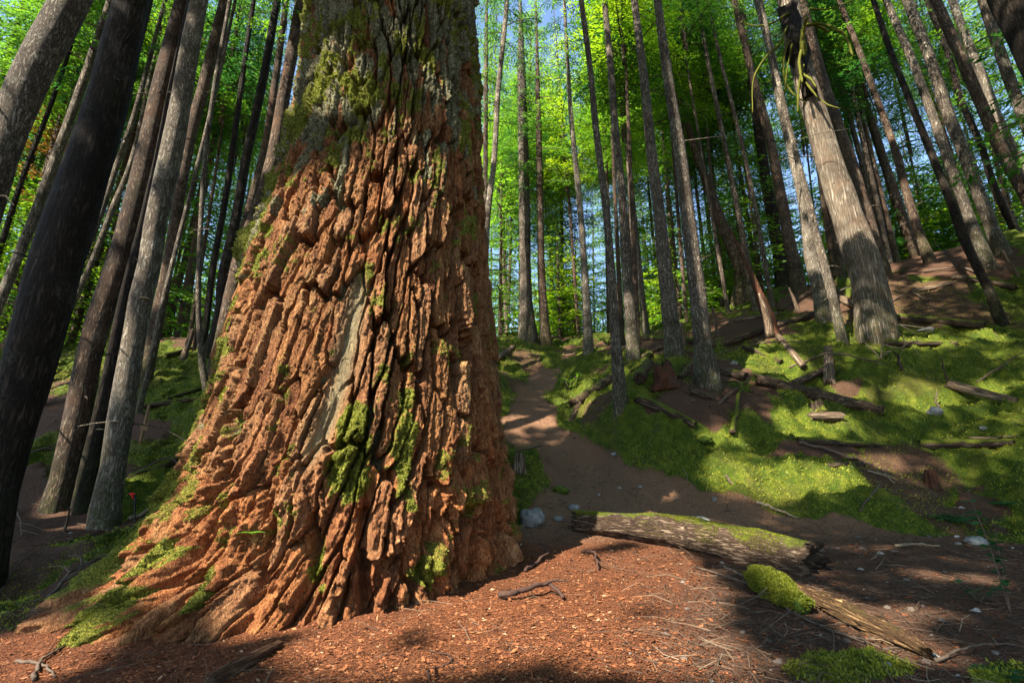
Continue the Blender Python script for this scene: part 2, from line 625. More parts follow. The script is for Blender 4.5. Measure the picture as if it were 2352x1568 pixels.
PATH = [(1308, 796), (1338, 798), (1290, 862), (1262, 905), (1285, 962), (1360, 1010), (1470, 1066), (1600, 1118), (1800, 1160), (2000, 1192), (2352, 1235), (2700, 1290),
        (2700, 1900), (-400, 1900), (-400, 1500), (120, 1440), (300, 1340), (700, 1240), (1180, 1225), (1195, 1180), (1262, 1095), (1240, 1040), (1150, 985), (1140, 940), (1195, 880), (1268, 828)]
BROWN = [(70, 1180, 230, 130), (200, 1330, 180, 90), (300, 990, 120, 40), (60, 960, 140, 60), (1620, 915, 150, 55), (1720, 755, 130, 40), (2180, 600, 260, 45), (1880, 690, 90, 55), (1650, 850, 80, 40), (1880, 1035, 120, 18), (1930, 880, 60, 25),
         (2250, 1160, 120, 45), (420, 770, 80, 30), (1500, 790, 130, 22), (2080, 1060, 60, 15)]
MOSSB = [(1960, 1532, 210, 50), (2300, 1545, 90, 45)]


def masks(x, y, z):
    px, py, dep = project(np.stack([x, y, z], -1))
    wob = fbm2(x * 1.3, y * 1.3, 4, 50)
    sd = poly_sd(px, py, PATH) + wob * 30
    dirt = sstep(-10, 14, sd)
    for cx, cy, a, b in MOSSB:
        q = np.hypot((px - cx) / a, (py - cy) / b) + wob * .55
        dirt = dirt * sstep(.75, 1.05, q)
    br = np.zeros_like(dirt)
    for cx, cy, a, b in BROWN:
        q = np.hypot((px - cx) / a, (py - cy) / b) + fbm2(x * 2.1, y * 2.1, 3, 60) * .7
        br = np.maximum(br, 1 - sstep(.6, 1.15, q))
    pat = sstep(.12, .38, fbm2(x * .55, y * .55, 4, 70))
    inside = (px > -300) & (px < 2700) & (dep > 0.3)
    br = np.maximum(br, pat * np.where(inside, .65, 1))
    moss = (1 - dirt) * (1 - br)
    out = (y < 1.2)
    moss = np.where(out, .3 * (1 - pat), moss)
    red = dirt * sstep(1720, 1350, px + wob * 160) * sstep(1195, 1260, py) * inside
    path = dirt * sstep(1275, 1180, py) * inside
    return moss, red, path


def ground_z(x, y, detail=True):
    x = np.asarray(x, float)
    y = np.asarray(y, float)
    z = base_z(x, y)
    if not detail:
        return z
    moss, red, path = masks(x, y, z)
    r = np.hypot(x, y)
    k = sstep(60, 25, r)
    hum = fbm2(x * .85, y * .85, 4, 21)
    bil = np.abs(fbm2(x * 1.9, y * 1.9, 3, 24))
    amp = (.05 + .24 * moss) * sstep(2, 6.5, r)
    z = z + k * (hum * amp + (.12 - bil) * .42 * moss * sstep(3, 7, r) - .05 * path)
    z = z + k * .014 * fbm2(x * 8, y * 8, 3, 30) + k * moss * (.05 * (.25 - np.abs(fbm2(x * 5, y * 5, 3, 32))) + .035 * fbm2(x * 14, y * 14, 3, 31, .65))
    return z


def ground_hit(px, py, tmax=60, prec=400):
    d = ray(px, py)
    d = d / d[1]
    t = np.geomspace(1.2, tmax, prec)
    g = base_z(d[0] * t, t) - d[2] * t
    i = np.argmax(g > 0)
    if g[i] <= 0:
        return None
    if i > 0:
        a, b = t[i - 1], t[i]
        for _ in range(18):
            m = .5 * (a + b)
            if base_z(d[0] * m, m) > d[2] * m:
                b = m
            else:
                a = m
        tt = .5 * (a + b)
    else:
        tt = t[0]
    return d * tt


def G(px, py, lift=0.0):
    p = ground_hit(px, py)
    if p is None:
        p = at(px, py, 18)
    p = p.copy()
    p[2] = float(ground_z(np.array([p[0]]), np.array([p[1]]))[0]) + lift
    return p


def depth_of(p):
    return CP * p[1] + SP * p[2]


def pxm(w, p):
    """metres covered by w photo pixels at p"""
    return w / F * depth_of(p)


def build_ground():
    a0 = np.radians(np.linspace(-57, 57, 980))
    a1 = np.radians(np.linspace(57, 303, 90))[1:-1]
    ang = np.concatenate([a0, a1])
    r = np.concatenate([[.4, .8, 1.2], np.geomspace(1.6, 34, 640), np.geomspace(35, 1500, 50)])
    A, R = np.meshgrid(ang, r)
    X, Y = np.sin(A) * R, np.cos(A) * R
    Z0 = base_z(X.ravel(), Y.ravel())
    moss, red, path = masks(X.ravel(), Y.ravel(), Z0)
    Z = ground_z(X.ravel(), Y.ravel())
    V = np.stack([X.ravel(), Y.ravel(), Z], -1)
    na, nr = len(ang), len(r)
    i = np.arange(nr - 1)[:, None] * na
    j = np.arange(na)[None]
    jn = (j + 1) % na
    Q = np.stack(np.broadcast_arrays(i + j, i + jn, i + na + jn, i + na + j), -1).reshape(-1, 4)
    V = np.concatenate([V, [[0, 0, float(base_z(0., 0.))]]])
    T = np.stack([np.full(na, na * nr), np.arange(na), (np.arange(na) + 1) % na], -1)[:, [0, 2, 1]]
    moss, red, path = [np.append(m, m[0]) for m in (moss, red, path)]
    m, nt, b = new_mat("forest_floor")
    k = NT(nt)
    o = k.obj()
    n_f = k.noise(o, 60, 5, .7)
    n_c = k.noise(o, 190, 3, .7)
    n_m = k.noise(o, 5, 5, .65)
    n_l = k.noise(o, 1.1, 4, .6)
    vv = k.vor(o, 85)
    mc = k.ramp(k.math('ADD', k.math('MULTIPLY', n_f, .55), k.math('MULTIPLY', n_m, .5)), [(.34, MOSS_D), (.52, MOSS_M), (.72, MOSS_L)])
    mc = k.mix(k.rng(n_l, .5, .7, 0, .55), mc, (.115, .085, .022))
    mc = k.mix(k.rng(k.noise(o, 22, 4, .7), .62, .72, 0, .8), mc, (.085, .042, .02))
    dc = k.ramp(k.math('ADD', k.math('MULTIPLY', n_f, .6), k.math('MULTIPLY', n_c, .4)), [(.32, (.024, .012, .007)), (.5, (.105, .054, .031)), (.64, (.20, .112, .068)), (.78, (.34, .23, .15))])
    dc = k.mix(k.rng(n_m, .5, .7, 0, .5), dc, (.10, .04, .02))
    rc = k.ramp(k.math('ADD', k.math('MULTIPLY', n_f, .55), k.math('MULTIPLY', n_c, .45)), [(.30, (.05, .014, .006)), (.48, (.17, .055, .020)), (.62, (.31, .115, .045)), (.76, (.46, .24, .11))])
    rc = k.mix(k.rng(n_m, .42, .68, 0, .65), rc, (.11, .042, .018))
    pc = k.ramp(k.math('ADD', k.math('MULTIPLY', n_f, .55), k.math('MULTIPLY', n_c, .45)), [(.32, (.09, .046, .028)), (.5, (.25, .128, .068)), (.64, (.41, .245, .145)), (.78, (.56, .44, .33))])
    c = k.mix(k.attr("red"), dc, rc)
    c = k.mix(k.attr("path"), c, pc)
    mf = k.math('ADD', k.attr("moss"), k.math('MULTIPLY', k.math('SUBTRACT', n_f, .5), .9))
    c = k.mix(k.rng(mf, .35, .62), c, mc)
    k.l(c, b.inputs["Base Color"])
    hh = k.math('ADD', k.math('MULTIPLY', n_f, 1.0), k.math('MULTIPLY', vv, .6))
    k.l(k.bump(hh, 1.0, .035), b.inputs["Normal"])
    me = mesh_np("ground", V, Q[:, ::-1], m, True, dict(moss=moss, red=red, path=path), T[:, ::-1])
    g = link("ground", me)
    tag(g, kind="structure")
    return g


build_ground()

# ------------------------------------------------------------------ the giant fir
TY = 5.0
rows = np.array([[-500, 745, 1062], [0, 712, 1085], [200, 690, 1095], [400, 652, 1108], [560, 588, 1113], [700, 548, 1118], [800, 522, 1125], [900, 500, 1137], [1000, 478, 1150]], float)
_tz, _tr, _tc = [], [], []
for py, Lx, Rx in rows:
    yv = (784 - py) / F
    Yc = CP - SP * yv
    zr = (SP + CP * yv) / Yc
    aL, aR = math.atan((Lx - 1176) / F / Yc), math.atan((Rx - 1176) / F / Yc)
    md, hf = .5 * (aL + aR), .5 * (aR - aL)
    dc = TY / math.cos(md)
    _tz.append(zr * dc * math.cos(hf) * math.cos(md))
    _tr.append(dc * math.sin(hf))
    _tc.append(TY * math.tan(md))
_o = np.argsort(_tz)
_tz, _tr, _tc = np.array(_tz)[_o], np.array(_tr)[_o], np.array(_tc)[_o]
TZ0 = -1.0
LOBES = [(-57, .42, 9, .24, 1.1), (-33, .30, 8, .20, 1.1), (-62, .42, 20, .88, 1.6), (-40, .42, 18, .46, 1.2), (-14, .24, 16, .34, 1.2), (16, .10, 14, .3, 1.2), (44, .06, 14, .3, 1.2), (78, .22, 13, .22, 1.3), (118, .45, 18, .4, 1.2), (165, .5, 18, .45, 1.2), (-105, .45, 20, .55, 1.2), (-150, .5, 20, .45, 1.2)]


def trunk_axis(z):
    zz = np.clip(z, _tz[0], 30)
    cx = np.interp(zz, _tz, _tc)
    r = np.interp(zz, _tz, _tr)
    top = _tz[-1]
    r = np.where(z > top, np.maximum(.12, r * (1 - (z - top) / 34.0)), r)
    return cx, r


def trunk_r(phi, z):
    cx, r = trunk_axis(z)
    h = np.maximum(z - TZ0, 0)
    r = r + .10 * np.exp(-h / .45)
    for a, am, w, dh, p in LOBES:
        d = (phi - math.radians(a) + math.pi) % (2 * math.pi) - math.pi
        d = d + .10 * np.exp(-h / .8) * np.sin(h * 5 + a)
        r = r + am * np.exp(-(d / math.radians(w)) ** 2) * np.exp(-(h / dh) ** p)
    r = r + .045 * noise2(phi * 2.2, z * .8, 3) * sstep(3, 0, np.abs(z - 1.0) - 2)
    return cx, r


def build_giant():
    ph = np.concatenate([np.radians(np.linspace(-112, 112, 800)), np.radians(np.linspace(112, 248, 84))[1:-1]])
    zz = np.concatenate([np.linspace(-1.35, 1.6, 430), np.linspace(1.6, 5.8, 400)[1:], np.geomspace(1, 20, 40) + 5.0])
    zz = zz[zz < 24]
    PH, ZZ = np.meshgrid(ph, zz)
    shp = PH.shape
    p, z = PH.ravel(), ZZ.ravel()
    cx, R = trunk_r(p, z)
    # bark coordinates: plates lean to the lower left on the lower trunk
    zc = np.minimum(z, 2.4)
    shear = .24 * (zc - .10 * np.maximum(zc, 0) ** 2) * sstep(1.05, .15, p)
    lowf = sstep(.55, -.45, z + .35 * fbm2(p * 3, z * 2, 3, 5))          # fibrous, rotted base
    u = p * 1.38 - shear
    wx = fbm2(u * 3.0, z * 1.6, 4, 11)
    wy = fbm2(u * 3.0 + 40, z * 1.6, 4, 12)
    hw = fbm2(u * 22, z * 11, 4, 13)
    uu = u + .080 * wx + .012 * hw
    vv = z + .26 * wy + .06 * fbm2(u * 20 + 9, z * 12, 4, 14)
    f1, f2, cid, dx, dy = worley2(uu / .135, vv / .62, 1)
    ed = f2 - f1
    g1, g2, cid2, gdx, ey2 = worley2(uu / .050 + 3.7, vv / .20, 2)
    e2 = g2 - g1
    fur = sstep(.05, .18, ed + .10 * hw)                            # 0 in furrows
    deep = sstep(-.25, .4, fbm2(u * 2.4, z * .9, 3, 16) + .2)
    tilt = (cid - .4) * dx * .55 - dy * .30                          # plates lift like shingles
    plate = fur * (.35 + .75 * cid + tilt)
    h = .088 * (plate - .55) * (.6 + .5 * deep) - .150 * (1 - fur) * (.35 + .65 * deep)
    h += .026 * sstep(.0, .10, e2) * (cid2 - .1) + .020 * gdx * (cid2 - .5) - .010 * (1 - sstep(0, .10, e2))
    lay = fbm2(uu * 13, vv * 2.6, 5, 17, .6) * .5 + .5
    def steps(q, k):
        q = q * k
        return (np.floor(q) + sstep(.72, 1.0, q - np.floor(q))) / k
    ter = steps(lay, 9)
    ter2 = steps(fbm2(uu * 30, vv * 6.5, 4, 23, .65) * .5 + .5, 6)
    h += .056 * (ter - .5) + .018 * (ter2 - .5)
    h += .006 * fbm2(u * 55, z * 26, 3, 18, .7)
    # stringy fibres at the base
    fib = 1 - np.abs(fbm2(uu * 13, z * 2.0 + wy, 4, 19)) * 2.4
    fib2 = 1 - np.abs(fbm2(uu * 42, z * 6, 3, 20)) * 2
    l1, l2, lid, ldx, ldy = worley2((p * 1.38 + .08 * wx + .018 * hw) / .10, (z + .2 * wy + .05 * hw) / .36, 6)
    led = l2 - l1
    hl = .020 * (fib - .5) + .014 * fib2 + .064 * (ter - .5) + .022 * (ter2 - .5) + .08 * fbm2(u * 4, z * 3.2, 5, 22, .6) + .030 * sstep(.0, .10, e2) * (cid2 - .3) + .060 * (plate - .5) - .09 * (1 - fur)
    hl += sstep(.02, .16, led + .1 * hw) * (.095 * (lid - .35) + .10 * ldx * (lid - .5) - .05 * ldy) + .007 * fbm2(u * 55, z * 30, 3, 18, .7)
    for ca, cw, cd in ((-55, .05, .16), (-41, .035, .10), (-24, .05, .20), (-8, .035, .12), (4, .04, .12), (34, .035, .10), (58, .05, .14), (88, .05, .12)):
        cc = math.radians(ca) + .05 * np.sin(z * 4 + ca) + .05 * wx
        hl -= cd * np.exp(-((p - cc) / cw) ** 2) * sstep(.15, -.55, z)
    h = h * (1 - lowf) + hl * lowf
    # a long smooth scar with a deep groove beside it, right of centre
    sc1 = np.exp(-((u - (-.02 + .05 * np.sin(z * 2))) / .085) ** 2) * sstep(-.2, .25, z) * sstep(1.75, 1.35, z)
    h = h * (1 - .85 * sc1) - .05 * sc1 + .004 * fbm2(u * 30, z * 20, 3, 29) * sc1
    gr = np.exp(-((p - .36 - .05 * np.sin(z * 3)) / .03) ** 2) * sstep(.2, -.3, z)
    h -= .16 * gr
    lump = sstep(1.6, 3.2, z - .9 * sstep(.1, 1.0, p) + .6 * sstep(-.2, -1.0, p))
    h += lump * (.05 * np.abs(fbm2(u * 9, z * 6, 4, 36, .6)) + .022 * fbm2(u * 26, z * 20, 3, 37, .6))
    burl = .14 * np.exp(-((p + 1.22) / .16) ** 2 - ((z - 2.22) / .20) ** 2) + .08 * np.exp(-((p + 1.25) / .12) ** 2 - ((z - 3.0) / .2) ** 2) + .05 * np.exp(-((p + 1.2) / .12) ** 2 - ((z - 1.0) / .15) ** 2)
    h += burl * (1 + .6 * fbm2(u * 12, z * 12, 3, 35))
    h *= sstep(9, 5.5, z) * .8 + .2
    r = R + h
    X = cx + np.sin(p) * r
    Y = TY - np.cos(p) * r
    # masks
    up = .86 * sstep(.5, 4.3, z + 1.5 * fbm2(u * 2.2, z * .7, 4, 41) - 1.2 * sstep(-.1, 1.0, p) + .7 * sstep(-.2, -1.1, p))
    lich = sstep(.38, .66, up * .90 + .62 * fbm2(uu * 7, vv * 2.6, 4, 42) * (.45 + up) + .55 * (cid - .5) * (.4 + up) + .02)
    lich = np.maximum(lich, .9 * sstep(.10, .45, fbm2(u * 4.5, z * 2.2, 4, 43) + .24) * sstep(.75, .15, fur) * (1 - .6 * lowf))
    nm = fbm2(u * 5, z * 3.4, 5, 44, .6)
    moss = sstep(.14, .46, nm + .22 * fbm2(u * 25, z * 25, 3, 45) - .05 + .26 * up + .14 * sstep(-.3, -.9, p) + .10 * (fur - .7)) * (.6 + .4 * up)
    strip = np.exp(-((p - .22) / .12) ** 2) * sstep(.55, .40, z) * sstep(-.42, -.05, z)
    strip2 = np.exp(-((p - .5) / .07) ** 2) * sstep(.75, .5, z) * sstep(-.6, -.2, z) * .8
    rl = np.exp(-((p + 1.12 + .12 * np.sin(z * 4)) / .20) ** 2) * sstep(.6, 0, z) * .95 + .75 * np.exp(-((p + .62) / .12) ** 2) * sstep(-.2, -.6, z) + .8 * np.exp(-((p - .12) / .07) ** 2 - ((z + .68) / .2) ** 2) + .75 * np.exp(-((p - .62) / .1) ** 2 - ((z + .75) / .2) ** 2) + .7 * np.exp(-((p + .12) / .05) ** 2 - ((z + .35) / .15) ** 2) + .6 * np.exp(-((p + .30) / .06) ** 2 - ((z + .75) / .2) ** 2)
    extra = np.maximum(np.maximum(strip, strip2), rl)
    moss = np.maximum(moss, sstep(.30, .75, extra * .9 + .55 * fbm2(u * 11, z * 7, 4, 46, .65) * np.minimum(1, extra * 2.5) + .10 * (fur - .5)))
    moss = np.clip(moss + .8 * sstep(.02, .06, burl), 0, 1)
    moss *= (1 - sc1 * .6)
    orange = np.clip(lowf * .75 + .6 * sstep(.02, .4, fbm2(u * 2.6, z * 1.4, 4, 47)) * (cid > .35) + .35 * (1 - fur) - .5 * (ter - .5) * 2 * (1 - lowf), 0, 1)
    V = np.stack([X, Y, z], -1)
    # moss swells a little
    rad = np.stack([np.sin(p), -np.cos(p), np.zeros_like(p)], -1)
    V = V + rad * (moss * (.014 + .024 * fbm2(u * 16, z * 16, 3, 48)))[:, None]
    nr, na = shp
    i = np.arange(nr - 1)[:, None] * na
    j = np.arange(na)[None]
    jn = (j + 1) % na
    Q = np.stack(np.broadcast_arrays(i + j, i + jn, i + na + jn, i + na + j), -1).reshape(-1, 4)
    m, nt, b = new_mat("giant_fir_bark")
    k = NT(nt)
    o = k.obj()
    ov = k.mapping(o, (1, 1, .35))
    nf = k.noise(ov, 70, 5, .68)
    nm_ = k.noise(ov, 16, 5, .62)
    ncell = k.attr("cell")
    mixv = k.math('ADD', k.math('MULTIPLY', nm_, .5), k.math('MULTIPLY', nf, .5))
    c1 = k.ramp(mixv, [(.36, (.052, .021, .009)), (.47, (.215, .094, .035)), (.58, (.39, .195, .078)), (.70, (.58, .35, .155))])
    c2 = k.ramp(mixv, [(.34, (.09, .026, .009)), (.47, (.29, .100, .034)), (.58, (.47, .205, .078)), (.70, (.64, .39, .18))])
    c = k.mix(k.attr("orange"), c1, c2)
    c = k.mix(k.rng(ncell, .55, .95, 0, .55), c, k.ramp(mixv, [(.34, (.09, .044, .023)), (.5, (.27, .148, .076)), (.68, (.47, .31, .175))]))
    c = k.mix(k.rng(ncell, .25, .0, 0, .55), c, k.ramp(mixv, [(.3, (.06, .022, .012)), (.7, (.23, .085, .04))]))
    c = k.mix(k.rng(k.noise(k.mapping(o, (1, 1, .5)), 3.1, 5, .65), .55, .68, 0, .42), c, k.ramp(mixv, [(.36, (.16, .085, .035)), (.5, (.42, .255, .115)), (.66, (.68, .47, .24))]))
    fl = k.noise(k.mapping(o, (1, 1, .5)), 130, 4, .75)
    c = k.mix(1.0, c, k.ramp(fl, [(.32, (.36, .29, .24)), (.5, (.84, .78, .70)), (.68, (1.4, 1.32, 1.2))]), 'MULTIPLY')
    lc = k.ramp(k.noise(o, 45, 5, .7), [(.34, (.040, .038, .016)), (.5, (.135, .130, .066)), (.66, (.31, .31, .19))])
    lf = k.rng(k.math('ADD', k.attr("lichen"), k.math('MULTIPLY', k.math('SUBTRACT', nf, .5), .9)), .4, .65, 0, .92)
    c = k.mix(lf, c, lc)
    c = k.mix(k.attr("scar"), c, k.ramp(mixv, [(.3, (.15, .10, .05)), (.6, (.27, .22, .12)), (.75, (.36, .31, .19))]))
    mc = k.ramp(k.noise(o, 70, 4, .7), [(.34, (.035, .040, .005)), (.5, (.125, .130, .014)), (.66, (.33, .31, .045))])
    mf = k.rng(k.math('ADD', k.attr("moss"), k.math('MULTIPLY', k.math('SUBTRACT', nf, .5), .8)), .4, .65)
    c = k.mix(mf, c, mc)
    k.l(c, b.inputs["Base Color"])
    k.l(k.bump(k.math('ADD', nf, k.math('MULTIPLY', k.rng(k.math('ABSOLUTE', k.math('SUBTRACT', k.noise(ov, 34, 4, .65, .5), .5)), 0, .1), .5)), 1.0, .018), b.inputs["Normal"])
    root = bpy.data.objects.new("giant_fir", None)
    COL.objects.link(root)
    root.location = (-1.5, TY, TZ0)
    tag(root, "giant old fir with thick orange furrowed bark and mossy spreading roots in the foreground", "tree")
    me = mesh_np("giant_trunk", V - np.array(root.location), Q, m, True, dict(lichen=lich, moss=moss, orange=orange, cell=cid, scar=np.clip(sc1, 0, 1)))
    link("trunk", me, root)
    # fuzzy moss tufts on the mossy bark
    sel = np.where((moss > .25) & (z < 5.7) & (np.abs(p) < 2.0) & (rng.uniform(0, 1, len(z)) < np.clip(moss - .2, 0, 1) ** 1.5))[0]
    sel = rng.choice(sel, min(len(sel), 90000), replace=False)
    d = rad[sel] * 1.0 + rng.normal(0, .55, (len(sel), 3)) + np.array([0, 0, .15])
    Vl, Ql = leaves(V[sel] - rad[sel] * .004, d, rng.normal(0, 1, (len(sel), 3)), rng.uniform(.008, .024, len(sel)), rng.uniform(.005, .011, len(sel)))
    tint = np.repeat(np.clip(rng.normal(.5, .25, len(sel)), 0, 1), 4)
    link("moss", mesh_np("trunk_moss", Vl - np.array(root.location), Ql, M_MOSSTUFT, False, dict(tint=tint)), root)
    return root


GIANT = build_giant()


def trunk_hit(px, py):
    d = ray(px, py)
    d = d / d[1]
    t = np.linspace(2.2, 5.4, 260)
    X, Y, Z = d[0] * t, t, d[2] * t
    cx, _ = trunk_axis(Z)
    phi = np.arctan2(X - cx, TY - Y)
    _, r = trunk_r(phi, Z)
    ins = np.hypot(X - cx, Y - TY) < r
    i = np.argmax(ins)
    if not ins[i] or Z[i] < -1.05:
        return None
    return d * t[i]


# ------------------------------------------------------------------ crowns
def crown_mesh(name, seed, H, Rm, nb, ls=.12, leafmat=None, droop=.10, lowfill=1.0, step=.12):
    r = np.random.default_rng(seed)
    Cs, Ds, Ns, Ls, Ti = [], [], [], [], []
    wood = MB()
    for i in range(nb):
        q = (i + r.uniform(0, 1)) / nb
        z0 = H * q
        L = Rm * ((1 - q) ** .75) * r.uniform(.45, 1.1) * (lowfill + (1 - lowfill) * min(1, q * 3)) + .25
        az = i * 2.39996 + r.normal(0, .35)
        f = np.array([math.cos(az), math.sin(az), 0])
        sd = np.array([-f[1], f[0], 0])
        up = r.uniform(.0, .35) - .1
        s = np.arange(.12 * L + .05, L, step * r.uniform(.85, 1.15))
        if len(s) < 2:
            continue
        bow = r.normal(0, .12)
        pos = f[None] * s[:, None] + sd[None] * (bow * s ** 2 / L)[:, None]
        pos[:, 2] = z0 + up * s - droop * s ** 2 / max(1.0, L * .5)
        wood.add(*tube(np.concatenate([[[0, 0, z0]], pos[::max(1, len(pos) // 4)], pos[-1:]]), np.linspace(.012 + .008 * L, .004, len(pos[::max(1, len(pos) // 4)]) + 2), 4, caps=False)[:2], tint=.2)
        bt = np.clip(r.normal(.42, .32), 0, 1)
        tl = (.14 + .62 * (1 - s / L) * L * .75 * np.minimum(1, s / L * 3 + .25))
        for side in (-1, 1):
            ang = np.radians(r.normal(58, 9, len(s)))
            td = f[None] * np.cos(ang)[:, None] + side * sd[None] * np.sin(ang)[:, None]
            td[:, 2] = r.normal(-.16, .14, len(s))
            nmax = int(np.max(tl) / (ls * .48)) + 1
            k = np.arange(nmax)
            dist = (k[None] + r.uniform(0, 1, (len(s), nmax))) * ls * .48
            ok = dist < tl[:, None]
            ok &= r.uniform(0, 1, ok.shape) < .82
            base = pos[:, None] + td[:, None] * dist[..., None]
            base[..., 2] -= .18 * dist ** 2
            la = r.normal(0, .6, ok.shape)
            ld = np.broadcast_to(td[:, None], base.shape) + np.stack([-td[:, None, 1] * la, td[:, None, 0] * la, r.normal(-.12, .22, ok.shape)], -1)
            Cs.append(base[ok])
            Ds.append(ld[ok])
            nn = r.normal(0, .38, base.shape)
            nn[..., 2] += 1
            Ns.append(nn[ok])
            Ls.append(ls * r.uniform(.6, 1.25, ok.sum()))
            Ti.append(np.clip(bt + .25 * (np.broadcast_to((dist / (tl[:, None] + .01)), ok.shape)[ok] - .5) + r.normal(0, .07, ok.sum()), 0, 1))
        # tip
        Cs.append(pos[-1:])
        Ds.append(f[None])
        Ns.append(np.array([[0, 0, 1.0]]))
        Ls.append(np.array([ls]))
        Ti.append(np.array([bt]))
    C, D, N, Ln, Tt = [np.concatenate(a) for a in (Cs, Ds, Ns, Ls, Ti)]
    V, Q = leaves(C, D, N, Ln * 1.25, Ln * .42)
    nl = len(Q)
    wood.add(*tube([[0, 0, -.2], [0, 0, H * .5], [0, 0, H * 1.0]], [.07, .045, .01], 6, caps=False)[:2], tint=.2)
    wv, wq = np.concatenate(wood.v), np.concatenate(wood.q)
    VV = np.concatenate([V, wv])
    QQ = np.concatenate([Q, wq + len(V)])
    tint = np.concatenate([np.repeat(Tt, 4), np.full(len(wv), .2)])
    mi = np.concatenate([np.zeros(nl), np.ones(len(wq))])
    return mesh_np(name, VV, QQ, [leafmat or M_LEAF, M_BRANCH], False, dict(tint=tint), None, mi)


CROWNS = [crown_mesh("crown_a", 1, 12, 3.2, 78), crown_mesh("crown_b", 2, 13, 3.5, 76), crown_mesh("crown_c", 3, 11, 2.9, 70), crown_mesh("crown_d", 4, 14, 3.1, 88)]
BRIGHT = [crown_mesh("bright_crown_a", 11, 9, 3.0, 66, .115, M_LEAF2), crown_mesh("bright_crown_b", 12, 11, 2.8, 76, .115, M_LEAF2)]
SAPS = [crown_mesh("sapling_crown_a", 21, 4.5, 1.5, 46, .12, M_LEAF2, step=.12), crown_mesh("sapling_crown_b", 22, 6.0, 1.7, 52, .13, M_LEAF, step=.12)]
RUST = [crown_mesh("rusty_crown", 31, 6, 1.6, 30, .13, M_RUST)]
print("crown faces", [len(m.polygons) for m in CROWNS + BRIGHT + SAPS])

# ------------------------------------------------------------------ trees placed from the photograph
TREE_AXES = {}


def trunk_mesh(name, P, R, mat, origin, ns=18, stubs=14, seed=0, knots=True):
    mb = MB()
    n = max(26, int(len(P)))
    V, Q, T = tube(P, R, ns, .10, 5, seed, True, .5)
    mb.add(V, Q, T)
    r = np.random.default_rng(seed + 99)
    hi = np.searchsorted(P[:, 2], P[0, 2] + 1.6)
    for _ in range(stubs):
        i = r.integers(min(hi, len(P) - 3), len(P) - 2)
        az = r.uniform(0, 2 * math.pi)
        f = np.array([math.cos(az), math.sin(az), r.uniform(-.25, .3)])
        L = r.choice([.10, .18, .35, .8, 1.5], p=[.28, .25, .22, .15, .10]) * (.6 + R[i] * 2)
        p0 = P[i] + f * R[i] * .8
        pts = np.array([p0, p0 + f * L * .5 + [0, 0, -.03 * L], p0 + f * L + [0, 0, -.15 * L + r.normal(0, .05)]])
        mb.add(*tube(pts, np.array([.014, .010, .004]) * (.6 + R[i] * 2.2), 5, caps=False))
    return mb.mesh(name, mat, True, origin)


def place_tree(label, kind, pts, Y=None, crown=None, h0=11.0, H=24.0, cscale=1.0, name="conifer_tree", cat="tree", group=None, flare=1.35, stubs=14, seed=0):
    bx, by, bw = pts[0]
    if Y is None:
        b = ground_hit(bx, by)
        if b is None:
            b = at(bx, by, 17.5)
    else:
        b = at(bx, by, Y)
    nrm = np.array([b[0], b[1], 0])
    nrm /= np.linalg.norm(nrm)
    P, R = [], []
    for x, y, w in pts:
        d = ray(x, y)
        p = d * ((b @ nrm) / (d @ nrm))
        P.append(p)
        R.append(pxm(w, p) / 2 * depth_of(p) / math.hypot(depth_of(p), p[0]))
    P, R = np.array(P), np.array(R)
    gz = float(base_z(P[0, 0], P[0, 1]))
    dirb = (P[1] - P[0]) / np.linalg.norm(P[1] - P[0])
    if P[0, 2] > gz + .05:
        e = P[0] + dirb * ((gz - P[0, 2]) / dirb[2])
        P = np.vstack([e, P])
        R = np.r_[R[0] * 1.1, R]
    base = P[0].copy()
    # continue upward beyond the last observed point
    dl = (P[-1] - P[-2]) / np.linalg.norm(P[-1] - P[-2])
    dl = dl * .55 + np.array([0, 0, .45])
    dl /= np.linalg.norm(dl)
    hz = base[2] + H
    last, lr = P[-1].copy(), R[-1]
    if last[2] < hz - 2:
        for q in (.33, .66, 1.0):
            P = np.vstack([P, last + dl * ((hz - last[2]) / dl[2]) * q])
            R = np.r_[R, max(.02, lr * (1 - .9 * q))]
    P = np.vstack([P[0] - dirb * .4, P])
    R = np.r_[R[0], R]
    PR = resample(np.c_[P, R], 46)
    P, R = PR[:, :3], np.maximum(PR[:, 3], .012)
    hh = P[:, 2] - base[2]
    R = R * (1 + (flare - 1) * np.exp(-np.maximum(hh, 0) / (.9 * R[1] + .12)))
    root = bpy.data.objects.new(name, None)
    COL.objects.link(root)
    root.location = base
    tag(root, label, cat, group)
    link("trunk", trunk_mesh("trunk_mesh", P, R, MATS[kind], base, 20 if R[1] > .1 else 12, stubs, seed), root)
    if crown is not None:
        i = min(np.searchsorted(hh, h0), len(P) - 2)
        o = link("crown", crown, root, P[i] - base)
        ax = P[-1] - P[i]
        q = Vector((0, 0, 1)).rotation_difference(Vector(ax))
        o.rotation_mode = 'QUATERNION'
        o.rotation_quaternion = q @ Vector((0, 0, 1)).rotation_difference(Vector((0, 0, 1))) @ Matrix.Rotation(seed * 1.7, 3, 'Z').to_quaternion()
        o.scale = (cscale * .55, cscale * .55, cscale)
    TREE_AXES[label] = (P, R)
    return root


